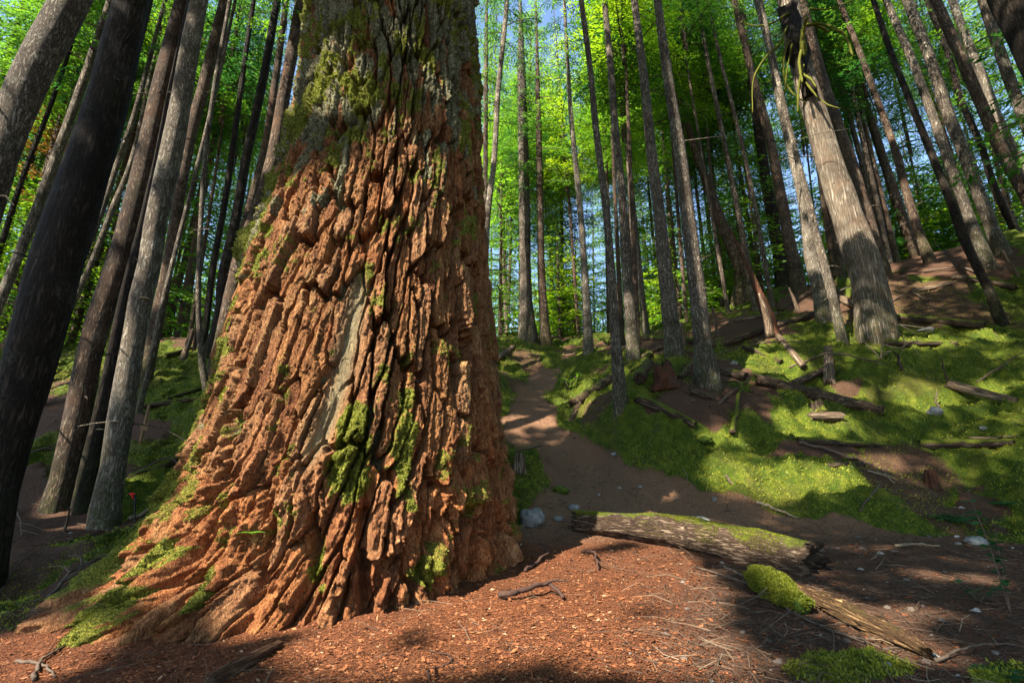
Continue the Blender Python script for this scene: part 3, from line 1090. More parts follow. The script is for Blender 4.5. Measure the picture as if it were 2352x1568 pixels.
C0, C1, C2, C3 = [crown_mesh("thin_crown_" + "abcd"[i], 41 + i, 11, 2.6, 34, .13) for i in range(4)]
TREES = [
    # label, bark, points base->top (x, y, width), Y, crown, h0
    ("leaning grey tree curving across the top left corner", "grey", [(-170, 1100, 120), (-95, 700, 108), (-10, 380, 100), (60, 200, 96), (165, 0, 88)], 5.6, C0, 12),
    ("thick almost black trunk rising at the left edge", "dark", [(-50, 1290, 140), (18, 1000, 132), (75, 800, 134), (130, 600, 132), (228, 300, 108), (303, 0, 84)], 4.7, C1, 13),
    ("thin dark trunk close behind the right side of the thick black one", "dark", [(60, 1000, 44), (110, 850, 40), (180, 600, 32), (230, 420, 28), (318, 90, 24)], 9.5, C2, 12),
    ("brown trunk with spreading foot left of the pale lit trunk", "brown", [(108, 1238, 88), (130, 1152, 70), (172, 984, 67), (215, 774, 62), (278, 588, 60), (322, 420, 55), (360, 252, 50), (421, 0, 38)], 6.7, C3, 12),
    ("narrow shaded trunk squeezed between the brown trunk and the pale lit trunk", "dark", [(188, 1172, 52), (200, 1100, 46), (245, 900, 42), (290, 690, 38), (345, 470, 32), (400, 200, 26)], None, C0, 11),
    ("pale bark trunk lit along its left side with bracket fungus", "pale", [(240, 1205, 78), (243, 1152, 66), (261, 1068, 64), (280, 942, 62), (300, 816, 56), (323, 690, 56), (338, 630, 54), (359, 504, 54), (397, 336, 53), (426, 168, 46), (459, 0, 40)], None, C1, 12),
    ("slim brown trunk leaning out behind the pale lit trunk", "brown", [(330, 880, 36), (395, 560, 29), (410, 462, 28), (432, 336, 28), (476, 168, 28), (517, 0, 26)], None, C2, 11),
    ("thin pale sapling trunk with a kink left of the giant fir", "grey", [(481, 932, 20), (462, 816, 15), (456, 640, 13), (462, 504, 12), (470, 378, 12), (491, 210, 11), (521, 42, 10)], None, C2, 13),
    ("pencil thin trunk slanting to the wooden board on the left slope", "grey", [(318, 945, 16), (340, 858, 14), (365, 732, 13), (400, 590, 12), (433, 462, 11), (475, 294, 10)], None, C0, 10),
    ("thin trunk standing in the sunlit dead brush on the left ridge", "brown", [(378, 775, 20), (395, 711, 17), (428, 585, 15), (458, 483, 14), (500, 300, 12)], None, C1, 9),
    ("thin dark trunk right of the dead brush on the left ridge", "dark", [(466, 795, 18), (475, 732, 16), (487, 630, 16), (517, 462, 15), (541, 294, 14), (565, 120, 12)], None, C3, 9),
    ("dark brown trunk midway between the kinked sapling and the giant fir", "dark", [(478, 822, 32), (504, 732, 26), (512, 630, 25), (533, 546, 24), (563, 378, 22), (601, 200, 20), (630, 40, 18)], None, C0, 10),
    ("sturdy dark trunk touching the left outline of the giant fir", "brown", [(500, 850, 46), (515, 774, 42), (545, 630, 38), (575, 530, 36), (605, 450, 34), (625, 378, 33), (650, 230, 30), (670, 126, 28), (692, 0, 26)], 10.5, C1, 12),
    ("reddish lit trunk just left of the sturdy dark one by the giant fir", "brown", [(500, 770, 26), (530, 640, 24), (560, 530, 22), (583, 440, 20), (600, 378, 19), (632, 190, 17), (650, 60, 15)], 13, C2, 10),
    ("grey trunk crossing behind the leaning corner tree", "grey", [(-60, 850, 32), (-20, 740, 30), (25, 630, 28), (84, 483, 26), (130, 357, 25), (168, 252, 23), (227, 84, 20)], 10, C3, 9),
    ("very thin trunk low at the left edge under the leaning corner tree", "dark", [(-40, 700, 18), (8, 546, 16), (55, 400, 14), (113, 252, 12)], 12, C0, 8),
    ("slim grey trunk right of the thick black one", "grey", [(100, 880, 22), (140, 750, 19), (176, 630, 17), (227, 504, 16), (269, 378, 15), (302, 285, 14), (340, 150, 12)], 11.5, C1, 9),
    ("slim bent trunk pair mate nearest the brown trunk on the left", "grey", [(112, 862, 22), (160, 711, 18), (210, 606, 16), (262, 470, 15), (292, 400, 14), (316, 320, 13), (340, 200, 12)], 12.5, C2, 9),
    ("slender pale trunk just right of the giant fir", "pale", [(1108, 800, 17), (1112, 690, 16), (1121, 483, 14), (1134, 378, 13), (1144, 210, 12), (1157, 84, 11), (1165, 0, 10)], 12.5, C0, 9),
    ("faint thin trunk behind the slender pale one beside the giant fir", "far", [(1117, 770, 14), (1115, 336, 11), (1117, 84, 9)], 16, C1, 8),
    ("dark ridged trunk standing on the mossy bank left of the path", "grey", [(1213, 784, 42), (1209, 700, 30), (1205, 500, 26), (1202, 330, 24), (1198, 180, 20)], None, C3, 5.5),
    ("rough trunk second from the path on the left bank", "brown", [(1252, 765, 24), (1245, 655, 18), (1240, 420, 15), (1236, 250, 12)], None, C1, 5),
    ("pale lit trunk standing where the path meets the ridge", "pale", [(1352, 812, 23), (1345, 655, 17), (1329, 441, 13), (1312, 273, 11), (1304, 150, 9)], None, C2, 12),
    ("spotted slender trunk in front nearest the path on its right side", "grey", [(1427, 942, 34), (1415, 795, 24), (1407, 680, 21), (1399, 564, 18), (1392, 483, 17), (1371, 315, 15), (1354, 147, 13), (1335, 0, 12)], None, C0, 13),
    ("trunk with sunlit foot second right of the path", "grey", [(1456, 823, 32), (1445, 697, 25), (1437, 600, 22), (1430, 462, 19), (1413, 294, 17), (1400, 126, 15), (1388, 0, 13)], None, C1, 13),
    ("thin trunk beyond the sunlit foot trunk uphill of the path", "grey", [(1482, 748, 18), (1468, 620, 15), (1455, 483, 13), (1438, 336, 11), (1421, 180, 9)], None, C2, 9),
    ("smooth grey trunk with a mossy foot behind the red stump", "grey", [(1550, 828, 42), (1537, 697, 35), (1521, 564, 31), (1518, 525, 29), (1497, 357, 24), (1480, 189, 20), (1457, 0, 16)], None, C3, 13),
    ("knotted brown grey trunk with flared mossy base beside the fallen logs", "grey", [(1626, 884, 58), (1616, 812, 44), (1606, 697, 40), (1588, 564, 36), (1575, 450, 32), (1560, 336, 28), (1539, 210, 24), (1510, 0, 18)], None, C0, 13),
    ("leaning furrowed trunk with a broken brown top on the ridge", "brown", [(1708, 680, 48), (1702, 600, 42), (1680, 560, 34), (1665, 530, 29), (1631, 441, 22), (1594, 336, 17), (1568, 252, 14)], None, None, 9),
    ("plain slim trunk right of the leaning broken one", "far", [(1737, 708, 19), (1716, 600, 16), (1700, 510, 14), (1682, 420, 13), (1657, 294, 11), (1631, 168, 10), (1602, 8, 8)], None, C1, 10),
    ("very slim trunk rising behind the leaning red snag", "far", [(1772, 690, 14), (1756, 600, 12), (1728, 441, 10), (1690, 273, 9), (1652, 126, 8)], 15, C2, 9),
    ("straight brown trunk left of the sunlit twin trunks", "brown", [(1838, 672, 36), (1822, 600, 31), (1796, 462, 26), (1767, 315, 21), (1738, 210, 18), (1696, 42, 14)], None, C3, 11),
    ("nearly black rough trunk between the red snag and the sunlit twins", "dark", [(1800, 645, 40), (1793, 600, 34), (1775, 504, 28), (1754, 378, 24), (1738, 273, 21), (1715, 100, 16)], None, C0, 8),
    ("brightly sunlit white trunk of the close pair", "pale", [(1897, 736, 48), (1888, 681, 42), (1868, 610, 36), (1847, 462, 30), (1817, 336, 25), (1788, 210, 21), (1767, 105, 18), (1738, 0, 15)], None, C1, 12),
    ("shaded thin trunk leaning on the right side of the sunlit white one", "grey", [(1936, 790, 24), (1907, 662, 23), (1880, 560, 20), (1856, 460, 17), (1830, 360, 14), (1800, 240, 12)], None, C2, 14),
    ("old cedar with peeling sunlit bark and mossy dead branches", "cedar", [(2014, 768, 104), (2003, 690, 88), (1985, 610, 84), (1948, 504, 74), (1901, 357, 62), (1859, 218, 54), (1834, 126, 50), (1809, 0, 46)], None, C3, 11),
    ("dark trunk hidden behind the old cedar", "brown", [(2030, 640, 40), (1985, 480, 34), (1956, 378, 30), (1918, 273, 28), (1885, 168, 26), (1851, 42, 24)], 13.5, C0, 12),
    ("thin lit trunk right of the old cedar against the sky", "far", [(2026, 600, 18), (2002, 462, 15), (1981, 378, 14), (1952, 273, 12), (1918, 168, 11), (1880, 40, 9)], None, C1, 9),
    ("left trunk of two crossing pale brown ones on the right crest", "brown", [(2104, 578, 32), (2090, 546, 28), (2053, 441, 24), (2019, 336, 21), (1985, 231, 18), (1948, 134, 16), (1910, 21, 13)], None, C2, 11),
    ("right trunk of two crossing pale brown ones on the right crest", "brown", [(2136, 600, 30), (2120, 560, 25), (2082, 441, 21), (2053, 336, 18), (2015, 231, 16), (1977, 126, 14), (1935, 21, 12)], None, C3, 11),
    ("mottled dark trunk with its foot lowest on the right moss slope", "dark", [(2300, 738, 30), (2270, 662, 26), (2223, 570, 24), (2183, 462, 21), (2141, 357, 19), (2095, 244, 17), (2053, 139, 15), (2006, 0, 13)], None, C0, 12),
    ("mottled grey trunk with lit foot left of the thick striped one", "grey", [(2273, 612, 36), (2240, 535, 31), (2212, 462, 28), (2174, 357, 25), (2132, 239, 22), (2095, 139, 20), (2044, 21, 17)], None, C1, 12),
    ("thick trunk striped with light and shade on the right crest", "grey", [(2302, 582, 42), (2285, 540, 36), (2254, 462, 34), (2216, 357, 32), (2174, 252, 30), (2141, 147, 28), (2099, 42, 26)], None, C2, 12),
    ("thin dark trunk beyond the thick striped one", "dark", [(2324, 512, 24), (2288, 441, 20), (2254, 336, 18), (2208, 231, 16), (2179, 126, 15), (2128, 0, 13)], 15, C3, 10),
    ("dark brown trunk leaving the frame halfway up the right edge", "brown", [(2430, 590, 44), (2352, 441, 36), (2305, 357, 33), (2250, 231, 30), (2195, 105, 27), (2149, 0, 24)], 9.5, C0, 12),
    ("pale spotted trunk near the top of the right edge", "pale", [(2420, 540, 30), (2340, 370, 26), (2292, 273, 25), (2267, 202, 24), (2229, 113, 22), (2187, 0, 20)], 11.5, C1, 11),
    ("grey trunk next to the massive dark one in the top right corner", "grey", [(2480, 580, 44), (2400, 390, 36), (2338, 235, 31), (2296, 118, 29), (2258, 0, 26)], 9, C2, 12),
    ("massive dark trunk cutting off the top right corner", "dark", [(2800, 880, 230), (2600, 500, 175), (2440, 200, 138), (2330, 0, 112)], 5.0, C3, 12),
]
for i, (lab, kind, pts, Y, cr, h0) in enumerate(TREES):
    big = kind == "cedar" or "furrowed" in lab
    place_tree(lab, kind, pts, Y, cr, h0 + random.uniform(-1, 2), 25 if h0 > 9 else 20, random.uniform(.85, 1.15) * (1.0 if h0 > 9 else .9), seed=i + 1, stubs=22 if kind in ("grey", "brown") else 12, H=None) if False else \
        place_tree(lab, kind, pts, Y, cr, h0 + random.uniform(-1, 2), (25 if h0 > 8 else 18) if cr else 9, random.uniform(.85, 1.1), seed=i + 1, stubs=36 if kind in ("grey", "brown") else 20, flare=1.2 if kind != "cedar" else 1.04)

# crown of the giant, far above the frame
gc = link("crown", CROWNS[1], GIANT, (.2, .1, 25))
gc.scale = (.9, .9, .8)

# ------------------------------------------------------------------ background conifers beyond the ridge
REG = [("beyond the ridge left of the giant fir", "far conifers left of the giant fir"), ("beyond the ridge behind the path", "far conifers behind the path"), ("over the crest of the right hillside", "far conifers over the right crest")]
PROTO = []
for s in range(5):
    n = 24
    zz = np.linspace(-.5, 1, n)
    H = 20.0
    P = np.c_[.25 * np.sin(zz * 2 + s), .2 * np.cos(zz * 1.7 + s * 2), np.where(zz < 0, zz, zz * H)]
    R = np.where(zz < 0, 1, (1 - .9 * np.clip(zz, 0, 1))) * .15
    PROTO.append(trunk_mesh("far_trunk", P, R, M_FAR if s % 2 else M_BROWN, (0, 0, 0), 9, 26, 300 + s))
cnt = 0
placed = [np.array(a[0][0][:2]) for a in TREE_AXES.values()]
bgspec = []
tries = 0
while cnt < 230 and tries < 12000:
    tries += 1
    a = math.radians(random.uniform(-50, 50))
    r = random.uniform(14.5, 30) if random.random() < .5 else random.uniform(30, 68)
    x, y = math.sin(a) * r, math.cos(a) * r
    if y < 13 + (2.0 if x > 4 else 0):
        continue
    px, py, _ = project(np.array([x, y, float(base_z(x, y))]))
    if 1130 < px < 1420 and r < 21:
        continue
    if 500 < px < 1100:
        continue
    pos = np.array([x, y])
    if min(np.linalg.norm(pos - q) for q in placed) < (.8 if r < 24 else 1.3):
        continue
    placed.append(pos)
    cnt += 1
    bgspec.append((x, y, r, px))
for i, (x, y, r, px) in enumerate(bgspec):
    reg = 0 if px < 800 else (1 if px < 1650 else 2)
    name = "conifer_tree"
    root = bpy.data.objects.new(name, None)
    COL.objects.link(root)
    root.location = (x, y, float(base_z(x, y)))
    root.rotation_euler = (random.gauss(0, .025), random.gauss(0, .025), random.uniform(0, 6.28))
    tag(root, "slender conifer in the crowd of thin trunks " + REG[reg][0], "tree", REG[reg][1])
    s = random.uniform(.4, 1.0)
    hs = random.uniform(.75, 1.15)
    t = link("trunk", PROTO[i % 5], root)
    t.scale = (s, s, hs)
    low = random.random()
    h0 = random.uniform(7.0, 11.0) if r < 30 else random.uniform(1.0, 6.0)
    cr = random.choice(BRIGHT) if random.random() < (.45 if 1100 < px < 1800 else .25) else random.choice(CROWNS)  # bright crowns more frequent around the path, coloured as if in sun
    c = link("crown", cr, root, (0, 0, h0))
    k = random.uniform(.6, .95) if r < 30 else random.uniform(.8, 1.15)
    c.scale = (k, k, (20 * hs - h0) / 12.5)
    c.rotation_euler = (0, 0, random.uniform(0, 6.28))

# unseen conifers added around the viewpoint to cut the blue sky fill
for i, (x, y, k) in enumerate([(-17, 10, 1.0), (-19, 15, 1.2), (-13, -12, 1.2), (9.5, 2.5, 1.1), (12.5, 6, 1.2), (8, -4, 1.2), (15.5, 9.5, 1.2), (13, -1, 1.2), (3.5, -9, 1.2), (19, 14, 1.2), (18, 4, 1.2)]):
    root = bpy.data.objects.new("conifer_tree", None)
    COL.objects.link(root)
    root.location = (x, y, float(base_z(x, y)))
    tag(root, "full conifer added outside the view to cut sky light at one side of the clearing", "tree", "added conifers beside the clearing")
    t = link("trunk", PROTO[i % 5], root)
    t.scale = (1.3, 1.3, 1.1)
    c = link("crown", CROWNS[i % 4], root, (0, 0, 4.5))
    c.scale = (k, k, 1.3)
    c.rotation_euler = (0, 0, i * 2.1)

# the far wood: beyond counting, one mass of thin trunks and needles
mbw, C, D, N, Ln = MB(), [], [], [], []
for i in range(470):
    a = math.radians(random.uniform(-54, 54))
    r = random.uniform(58, 115)
    x, y = math.sin(a) * r, math.cos(a) * r
    if abs(math.degrees(a)) > 54:
        continue
    z = float(base_z(x, y))
    H = random.uniform(20, 34)
    mbw.add(*tube(np.array([[x, y, z - .3], [x, y, z + H * .5], [x, y, z + H]]), [.22, .15, .03], 6, caps=False)[:2])
    n = 420
    q = rng.uniform(.03, 1, n)
    az = rng.uniform(0, 6.28, n)
    rr_ = (1.02 - q) * 4.2 * np.sqrt(rng.uniform(.05, 1, n)) + .2
    d = np.c_[np.cos(az), np.sin(az), rng.normal(-.2, .2, n)]
    C.append(np.c_[x + np.cos(az) * rr_, y + np.sin(az) * rr_, z + q * H])
    D.append(d)
    N.append(np.c_[rng.normal(0, .5, (n, 2)), np.ones(n)])
    Ln.append(rng.uniform(.35, .8, n))
C, D, N, Ln = [np.concatenate(q) for q in (C, D, N, Ln)]
V, Q = leaves(C, D, N, Ln, Ln * .45)
wv, wq = np.concatenate(mbw.v), np.concatenate(mbw.q)
o = link("far_wood", mesh_np("far_wood", np.concatenate([V, wv]), np.concatenate([Q, wq + len(V)]), [M_LEAF, M_FAR], False, dict(tint=np.concatenate([np.repeat(np.clip(rng.normal(.6, .25, len(Q)), 0, 1), 4), np.full(len(wv), .2)])), None, np.r_[np.zeros(len(Q)), np.ones(len(wq))]))
tag(o, "distant conifer wood closing the view behind the ridge", "forest", kind="stuff")

# young hemlocks and one rusty dying one that fill the understorey
SAP = [(60, 620, 13, 0, "left"), (180, 700, 15, 1, "left"), (330, 640, 17, 0, "left"), (560, 650, 16, 1, "left"), (420, 560, 20, 0, "left"),
       (1150, 640, 20, 1, "mid"), (1290, 700, 24, 1, "mid"), (1420, 690, 26, 0, "mid"), (1500, 640, 24, 1, "mid"), (1600, 640, 26, 0, "mid"), (1240, 560, 25, 0, "mid"),
       (1660, 600, 22, 1, "right"), (1860, 560, 21, 0, "right"), (1960, 560, 20, 1, "right"), (2060, 470, 19, 0, "right"), (2180, 430, 18, 1, "right"), (2300, 400, 18, 0, "right"), (1780, 560, 22, 1, "right")]
for q in range(46):
    px = random.uniform(-40, 2380)
    if 500 < px < 1120:
        px = random.choice([random.uniform(-40, 480), random.uniform(1130, 2380)])
    SAP.append((px, 600, random.uniform(18, 30) if px > 1100 else random.uniform(14, 26), random.randrange(2), "left" if px < 800 else ("mid" if px < 1650 else "right")))
for i, (px, py, Y, v, side) in enumerate(SAP):
    p = at(px, py, Y)
    root = bpy.data.objects.new("young_hemlock", None)
    COL.objects.link(root)
    gz = float(base_z(p[0], p[1]))
    root.location = (p[0], p[1], gz)
    where = dict(left="on the left ridge behind the dark trunks", mid="on the far ridge behind the path", right="on the right crest behind the trunks")[side]
    tag(root, "feathery young hemlock with low branches " + where, "young tree", "young hemlocks " + where)
    stem = MB()
    stem.add(*tube([[0, 0, -.2], [0, 0, 2], [.05, 0, 4.0]], [.04, .03, .01], 6))
    link("trunk", stem.mesh("sapling_trunk", M_FAR), root)
    c = link("crown", SAPS[v], root, (0, 0, .3))
    k = random.uniform(.9, 1.5)
    c.scale = (k, k, k)
    c.rotation_euler = (0, 0, i * 1.3)
for px, py, Y, lab in [(120, 330, 14, "dying conifer with rusty orange needles behind the leaning corner tree")]:
    p = at(px, py, Y)
    gz = float(base_z(p[0], p[1]))
    root = bpy.data.objects.new("rusty_conifer", None)
    COL.objects.link(root)
    root.location = (p[0], p[1], gz)
    tag(root, lab, "tree")
    stem = MB()
    hh = p[2] - gz
    stem.add(*tube([[0, 0, -.3], [.1, 0, hh * .5], [0, 0, hh + 4]], [.11, .09, .03], 8))
    link("trunk", stem.mesh("rusty_trunk", M_FAR), root)
    c = link("crown", RUST[0], root, (0, 0, hh - 2.0))

# ------------------------------------------------------------------ logs, branches, stumps, rocks
def on_ground(pts, lift):
    return np.array([G(x, y) + np.array([0, 0, lift]) for x, y in pts])


def smooth_line(pts, n, lift_r, follow=.35):
    """ends on the ground, kept above it in between"""
    P = np.array([ground_hit(x, y) if ground_hit(x, y) is not None else at(x, y, 17) for x, y in pts])
    P = resample(P, n)
    gz = ground_z(P[:, 0], P[:, 1])
    t = np.linspace(0, 1, n)
    straight = gz[0] * (1 - t) + gz[-1] * t
    straight = straight + np.clip(np.median(gz - straight), -lift_r, 3 * lift_r)
    z = straight
    P[:, 2] = z + lift_r * .75
    return P


def make_log(label, pts, rpx, mat=None, taper=.85, name="fallen_log", cat="log", group=None, amp=.12, seed=0, ns=18, jag=True, flat=1.0, groove=.06):
    mid = G(*pts[len(pts) // 2])
    r = [1.2 * pxm(w, G(*p)) for w, p in zip((rpx if isinstance(rpx, (list, tuple)) else [rpx] * len(pts)), (pts if isinstance(rpx, (list, tuple)) else pts))]
    n = 90 if ns > 24 else 40
    P = smooth_line(pts, n, float(np.mean(r)))
    R = np.interp(np.linspace(0, 1, n), np.linspace(0, 1, len(r)), r)
    V, Q, T = tube(P, R, ns, amp, 5, seed, True, 1.0)
    nn = n * ns
    ax = np.repeat(P, ns, 0)
    rel = 1 + groove * (fbm3(TC[:nn, 0] / R.mean() * 3, TC[:nn, 1] / R.mean() * 3, TC[:nn, 2] * 2.2, seed + 3) * 2 - .5 * (np.abs(fbm2(np.arctan2(TC[:nn, 1], TC[:nn, 0]) * 5, TC[:nn, 2] * 1.5, 3, seed + 4)) < .07))
    V[:nn] = ax + (V[:nn] - ax) * rel[:, None]
    V[:nn, 2] = ax[:, 2] - R.mean() * (1 - flat) * .6 + (V[:nn, 2] - ax[:, 2]) * flat
    mb = MB()
    if jag:
        rr = np.random.default_rng(seed)
        for e, idx in ((0, -2), (n - 1, -1)):
            ring = V[e * ns:(e + 1) * ns]
            dirn = (P[e] - P[1 if e == 0 else n - 2])
            dirn /= np.linalg.norm(dirn)
            ring += dirn[None] * (rr.uniform(-.4, .5, ns) * R[e])[:, None]
            V[idx] = P[e] - dirn * R[e] * .5
    mb.add(V, Q, T)
    o = link(name, mb.mesh("log", mat or M_LOG, True, P[n // 2]), None, P[n // 2])
    tag(o, label, cat, group)
    return o, P, R


big_log, P_big, R_big = make_log("thick bark covered log with moss on top lying right of the giant fir", [(1322, 1206), (1590, 1262), (1872, 1318)], [20, 31, 40], M_LOG, amp=.10, seed=3, ns=56)
tan_log, P_tan, R_tan = make_log("crumbling tan rotten log sunk in the soil at lower right", [(1800, 1352), (1960, 1428), (2130, 1512)], [12, 27, 17], M_ROTTAN, amp=.55, seed=4, flat=.62, groove=.30, ns=56)
block, _, _ = make_log("short block of wood wrapped in bright green moss in front of the big log", [(1738, 1348), (1785, 1378), (1850, 1412)], [22, 27, 17], M_BOULDM, amp=.5, seed=5, name="mossy_log", ns=30, jag=False)
make_log("flat weathered root slab at the front of the giant fir", [(478, 1582), (560, 1536), (640, 1486)], [15, 13, 6], M_ROOTWOOD, amp=.45, seed=6, name="surface_root", cat="root", ns=26, jag=False)


def moss_on(o, n, lo, seed, size=(.008, .022), fq=3.2, thr=.0):
    """fuzzy moss as a part on the upward faces of a thing"""
    me = o.data
    V = np.empty(len(me.vertices) * 3, np.float32)
    N = np.empty(len(me.vertices) * 3, np.float32)
    me.vertices.foreach_get("co", V)
    me.vertices.foreach_get("normal", N)
    V, N = V.reshape(-1, 3).astype(float), N.reshape(-1, 3).astype(float)
    ed = np.empty(len(me.edges) * 2, np.int32)
    me.edges.foreach_get("vertices", ed)
    ed = ed.reshape(-1, 2)
    r = np.random.default_rng(seed)
    e = ed[r.integers(0, len(ed), n * 6)]
    t = r.uniform(0, 1, (len(e), 1))
    p = V[e[:, 0]] * (1 - t) + V[e[:, 1]] * t
    q = N[e[:, 0]] * (1 - t) + N[e[:, 1]] * t
    m = fbm3(p[:, 0] * fq + seed, p[:, 1] * fq, p[:, 2] * fq, seed)
    ok = (q[:, 2] > lo) & (m + .35 * q[:, 2] > thr)
    p, q = p[ok][:n], q[ok][:n]
    L = r.uniform(size[0], size[1], len(p))
    a, b = leaves(p - q * .004, q + r.normal(0, .6, p.shape) + [0, 0, .2], r.normal(0, 1, p.shape), L, L * .45)
    link("moss", mesh_np("log_moss", a, b, M_MOSSTUFT, False, dict(tint=np.repeat(np.clip(r.normal(.45, .2, len(p)) + .3 * m[ok][:n], 0, 1), 4))), o)


moss_on(big_log, 22000, .2, 3, size=(.006, .016), thr=.34)
moss_on(block, 16000, -.35, 5, thr=-.4)
LOGS = [
    ("grey log beside the path pointing at the spotted trunk", [(1316, 938), (1412, 868)], [10, 10], M_LOG),
    ("thin log stub tucked under the grey log beside the path", [(1306, 950), (1332, 930)], [5, 5], M_LOG),
    ("short mossy log lying uphill left of the red stump", [(1452, 862), (1495, 820)], [7, 6], M_LOGM),
    ("sawn round log left of the red stump with a dark end", [(1471, 898), (1491, 850)], [12, 9], M_LOG),
    ("green moss covered log sloping down right of the spotted trunk", [(1465, 930), (1530, 952), (1597, 982)], [11, 10, 8], M_LOGM),
    ("long round log lying across the middle of the moss slope", [(1739, 884), (1880, 908), (2028, 942)], [11, 12, 10], M_LOG),
    ("log running from the knotted trunk to the long round log", [(1642, 856), (1712, 872)], [9, 9], M_LOG),
    ("long thin log climbing past the foot of the red snag", [(1638, 806), (1759, 762), (1868, 722)], [6, 7, 6], M_LOG),
    ("pale log wedged between the sunlit pair and the old cedar", [(1915, 686), (1973, 706)], [7, 7], M_DRYWOOD),
    ("dark log on the shaded slope right of the old cedar", [(2067, 732), (2262, 746)], [8, 8], M_LOGM),
    ("broken log with a bright split end on the lit moss", [(1864, 968), (1938, 980)], [9, 9], M_DRYWOOD),
    ("flat mossy log below the broken one in the moss slope", [(1833, 1018), (2028, 1026)], [7, 6], M_LOGM),
    ("dark half buried log at the right edge of the moss slope", [(2118, 1030), (2340, 1052)], [9, 8], M_LOGM),
    ("weathered brown log right of the bright moss spot", [(2176, 882), (2332, 908)], [9, 8], M_DRYWOOD),
    ("leaning dead log left of the short log facing the viewer", [(1821, 872), (1891, 840)], [8, 6], M_LOG),
    ("short log facing the viewer below the shaded thin trunk", [(1903, 805), (1904, 872)], [8, 10], M_DRYWOOD),
    ("mossy log left of the dead curved twigs on the lit slope", [(1708, 806), (1794, 822)], [6, 5], M_LOGM),
    ("mossy log on the left ridge below the dead brush", [(349, 822), (445, 797)], [5, 4], M_LOGM),
    ("dark log lying across the shaded left slope at mid height", [(328, 932), (470, 924)], [5, 5], M_LOGM),
    ("thin log slanting up to the giant fir on the left slope", [(386, 925), (495, 876)], [4, 4], M_LOGM),
    ("thick dark log low on the left slope beside the giant fir", [(294, 1096), (466, 1032)], [8, 8], M_LOGM),
    ("straight log under the ridge on the left slope", [(342, 862), (454, 843)], [5, 4], M_LOGM),
    ("bleached log lying on the bank between giant fir and dark ridged trunk", [(1128, 838), (1178, 800)], [6, 5], M_DRYWOOD),
    ("log behind the smooth grey trunk on the upper slope", [(1481, 782), (1597, 796)], [6, 6], M_LOGM),
    ("narrow log rising from the sunlit foot trunk to the upper slope", [(1432, 842), (1521, 802)], [4, 4], M_LOG),
    ("log lying just under the crest left of the sunlit pair", [(1790, 712), (1862, 676)], [5, 4], M_LOG),
    ("straight grey log pointing downhill right of the red snag", [(1790, 790), (1846, 838)], [6, 6], M_DRYWOOD),
    ("thin grey log under the plain slim trunk", [(1690, 742), (1788, 722)], [4, 4], M_DRYWOOD),
    ("mossy log running along the hill below the old cedar", [(2040, 812), (2200, 800)], [7, 6], M_LOGM),
    ("short brown log in the litter right of the red stump", [(1585, 905), (1640, 918)], [7, 6], M_LOG),
    ("broken brown log at the lower edge of the lit moss", [(1900, 1072), (1985, 1078)], [6, 5], M_LOG),
    ("slim log lying on the bank behind the spotted trunk", [(1400, 818), (1470, 790)], [4, 4], M_DRYWOOD),
    ("grey log on the brown crest right of the cedar", [(2090, 668), (2190, 652)], [5, 4], M_DRYWOOD),
    ("dark log on the brown crest below the striped trunk", [(2190, 640), (2330, 652)], [5, 5], M_LOG),
    ("brown log left of the knotted trunk foot", [(1560, 862), (1598, 836)], [7, 6], M_LOG),
]
for i, (lab, pts, rp, mt) in enumerate(LOGS):
    make_log(lab, pts, rp, mt, seed=20 + i, ns=16)


def stick(label, pts, rpx, mat=M_BRANCH, name="branch", cat="branch", lift=0.0, group=None, fork=0, seed=0, n=22, wig=.6):
    """pts: (x, y) on the ground or (x, y, h) with h metres above it"""
    P = []
    for p in pts:
        q = G(p[0], p[1])
        P.append(q + [0, 0, p[2] if len(p) > 2 else 0])
    r = pxm(rpx, P[0])
    P = resample(np.array(P), n)
    rr = np.random.default_rng(seed)
    P += np.c_[fbm2(np.arange(n) * .35, np.full(n, seed * 3.1), 2, 1), fbm2(np.arange(n) * .35, np.full(n, seed * 3.1 + 9), 2, 2), np.abs(fbm2(np.arange(n) * .35, np.full(n, seed * 3.1 + 5), 2, 3))] * r * wig * 2
    P[:, 2] += r * .8
    mb = MB()
    mb.add(*tube(P, np.linspace(1, .45, n) * r, 7, .25, 20, seed))
    for _ in range(fork):
        i = rr.integers(n // 4, n - 3)
        d = P[i + 1] - P[i]
        d /= np.linalg.norm(d)
        sdir = np.cross(d, [0, 0, 1]) * rr.choice([-1, 1])
        L = np.linalg.norm(P[-1] - P[0]) * rr.uniform(.15, .35)
        q = np.array([P[i], P[i] + (d + sdir * .7) * L * .5 + [0, 0, .12 * L], P[i] + (d + sdir) * L + [0, 0, .05 * L]])
        mb.add(*tube(resample(q, 8), np.linspace(.6, .2, 8) * r, 5))
    o = link(name, mb.mesh("stick", mat, True, P[0]), None, P[0])
    tag(o, label, cat, group)
    return o


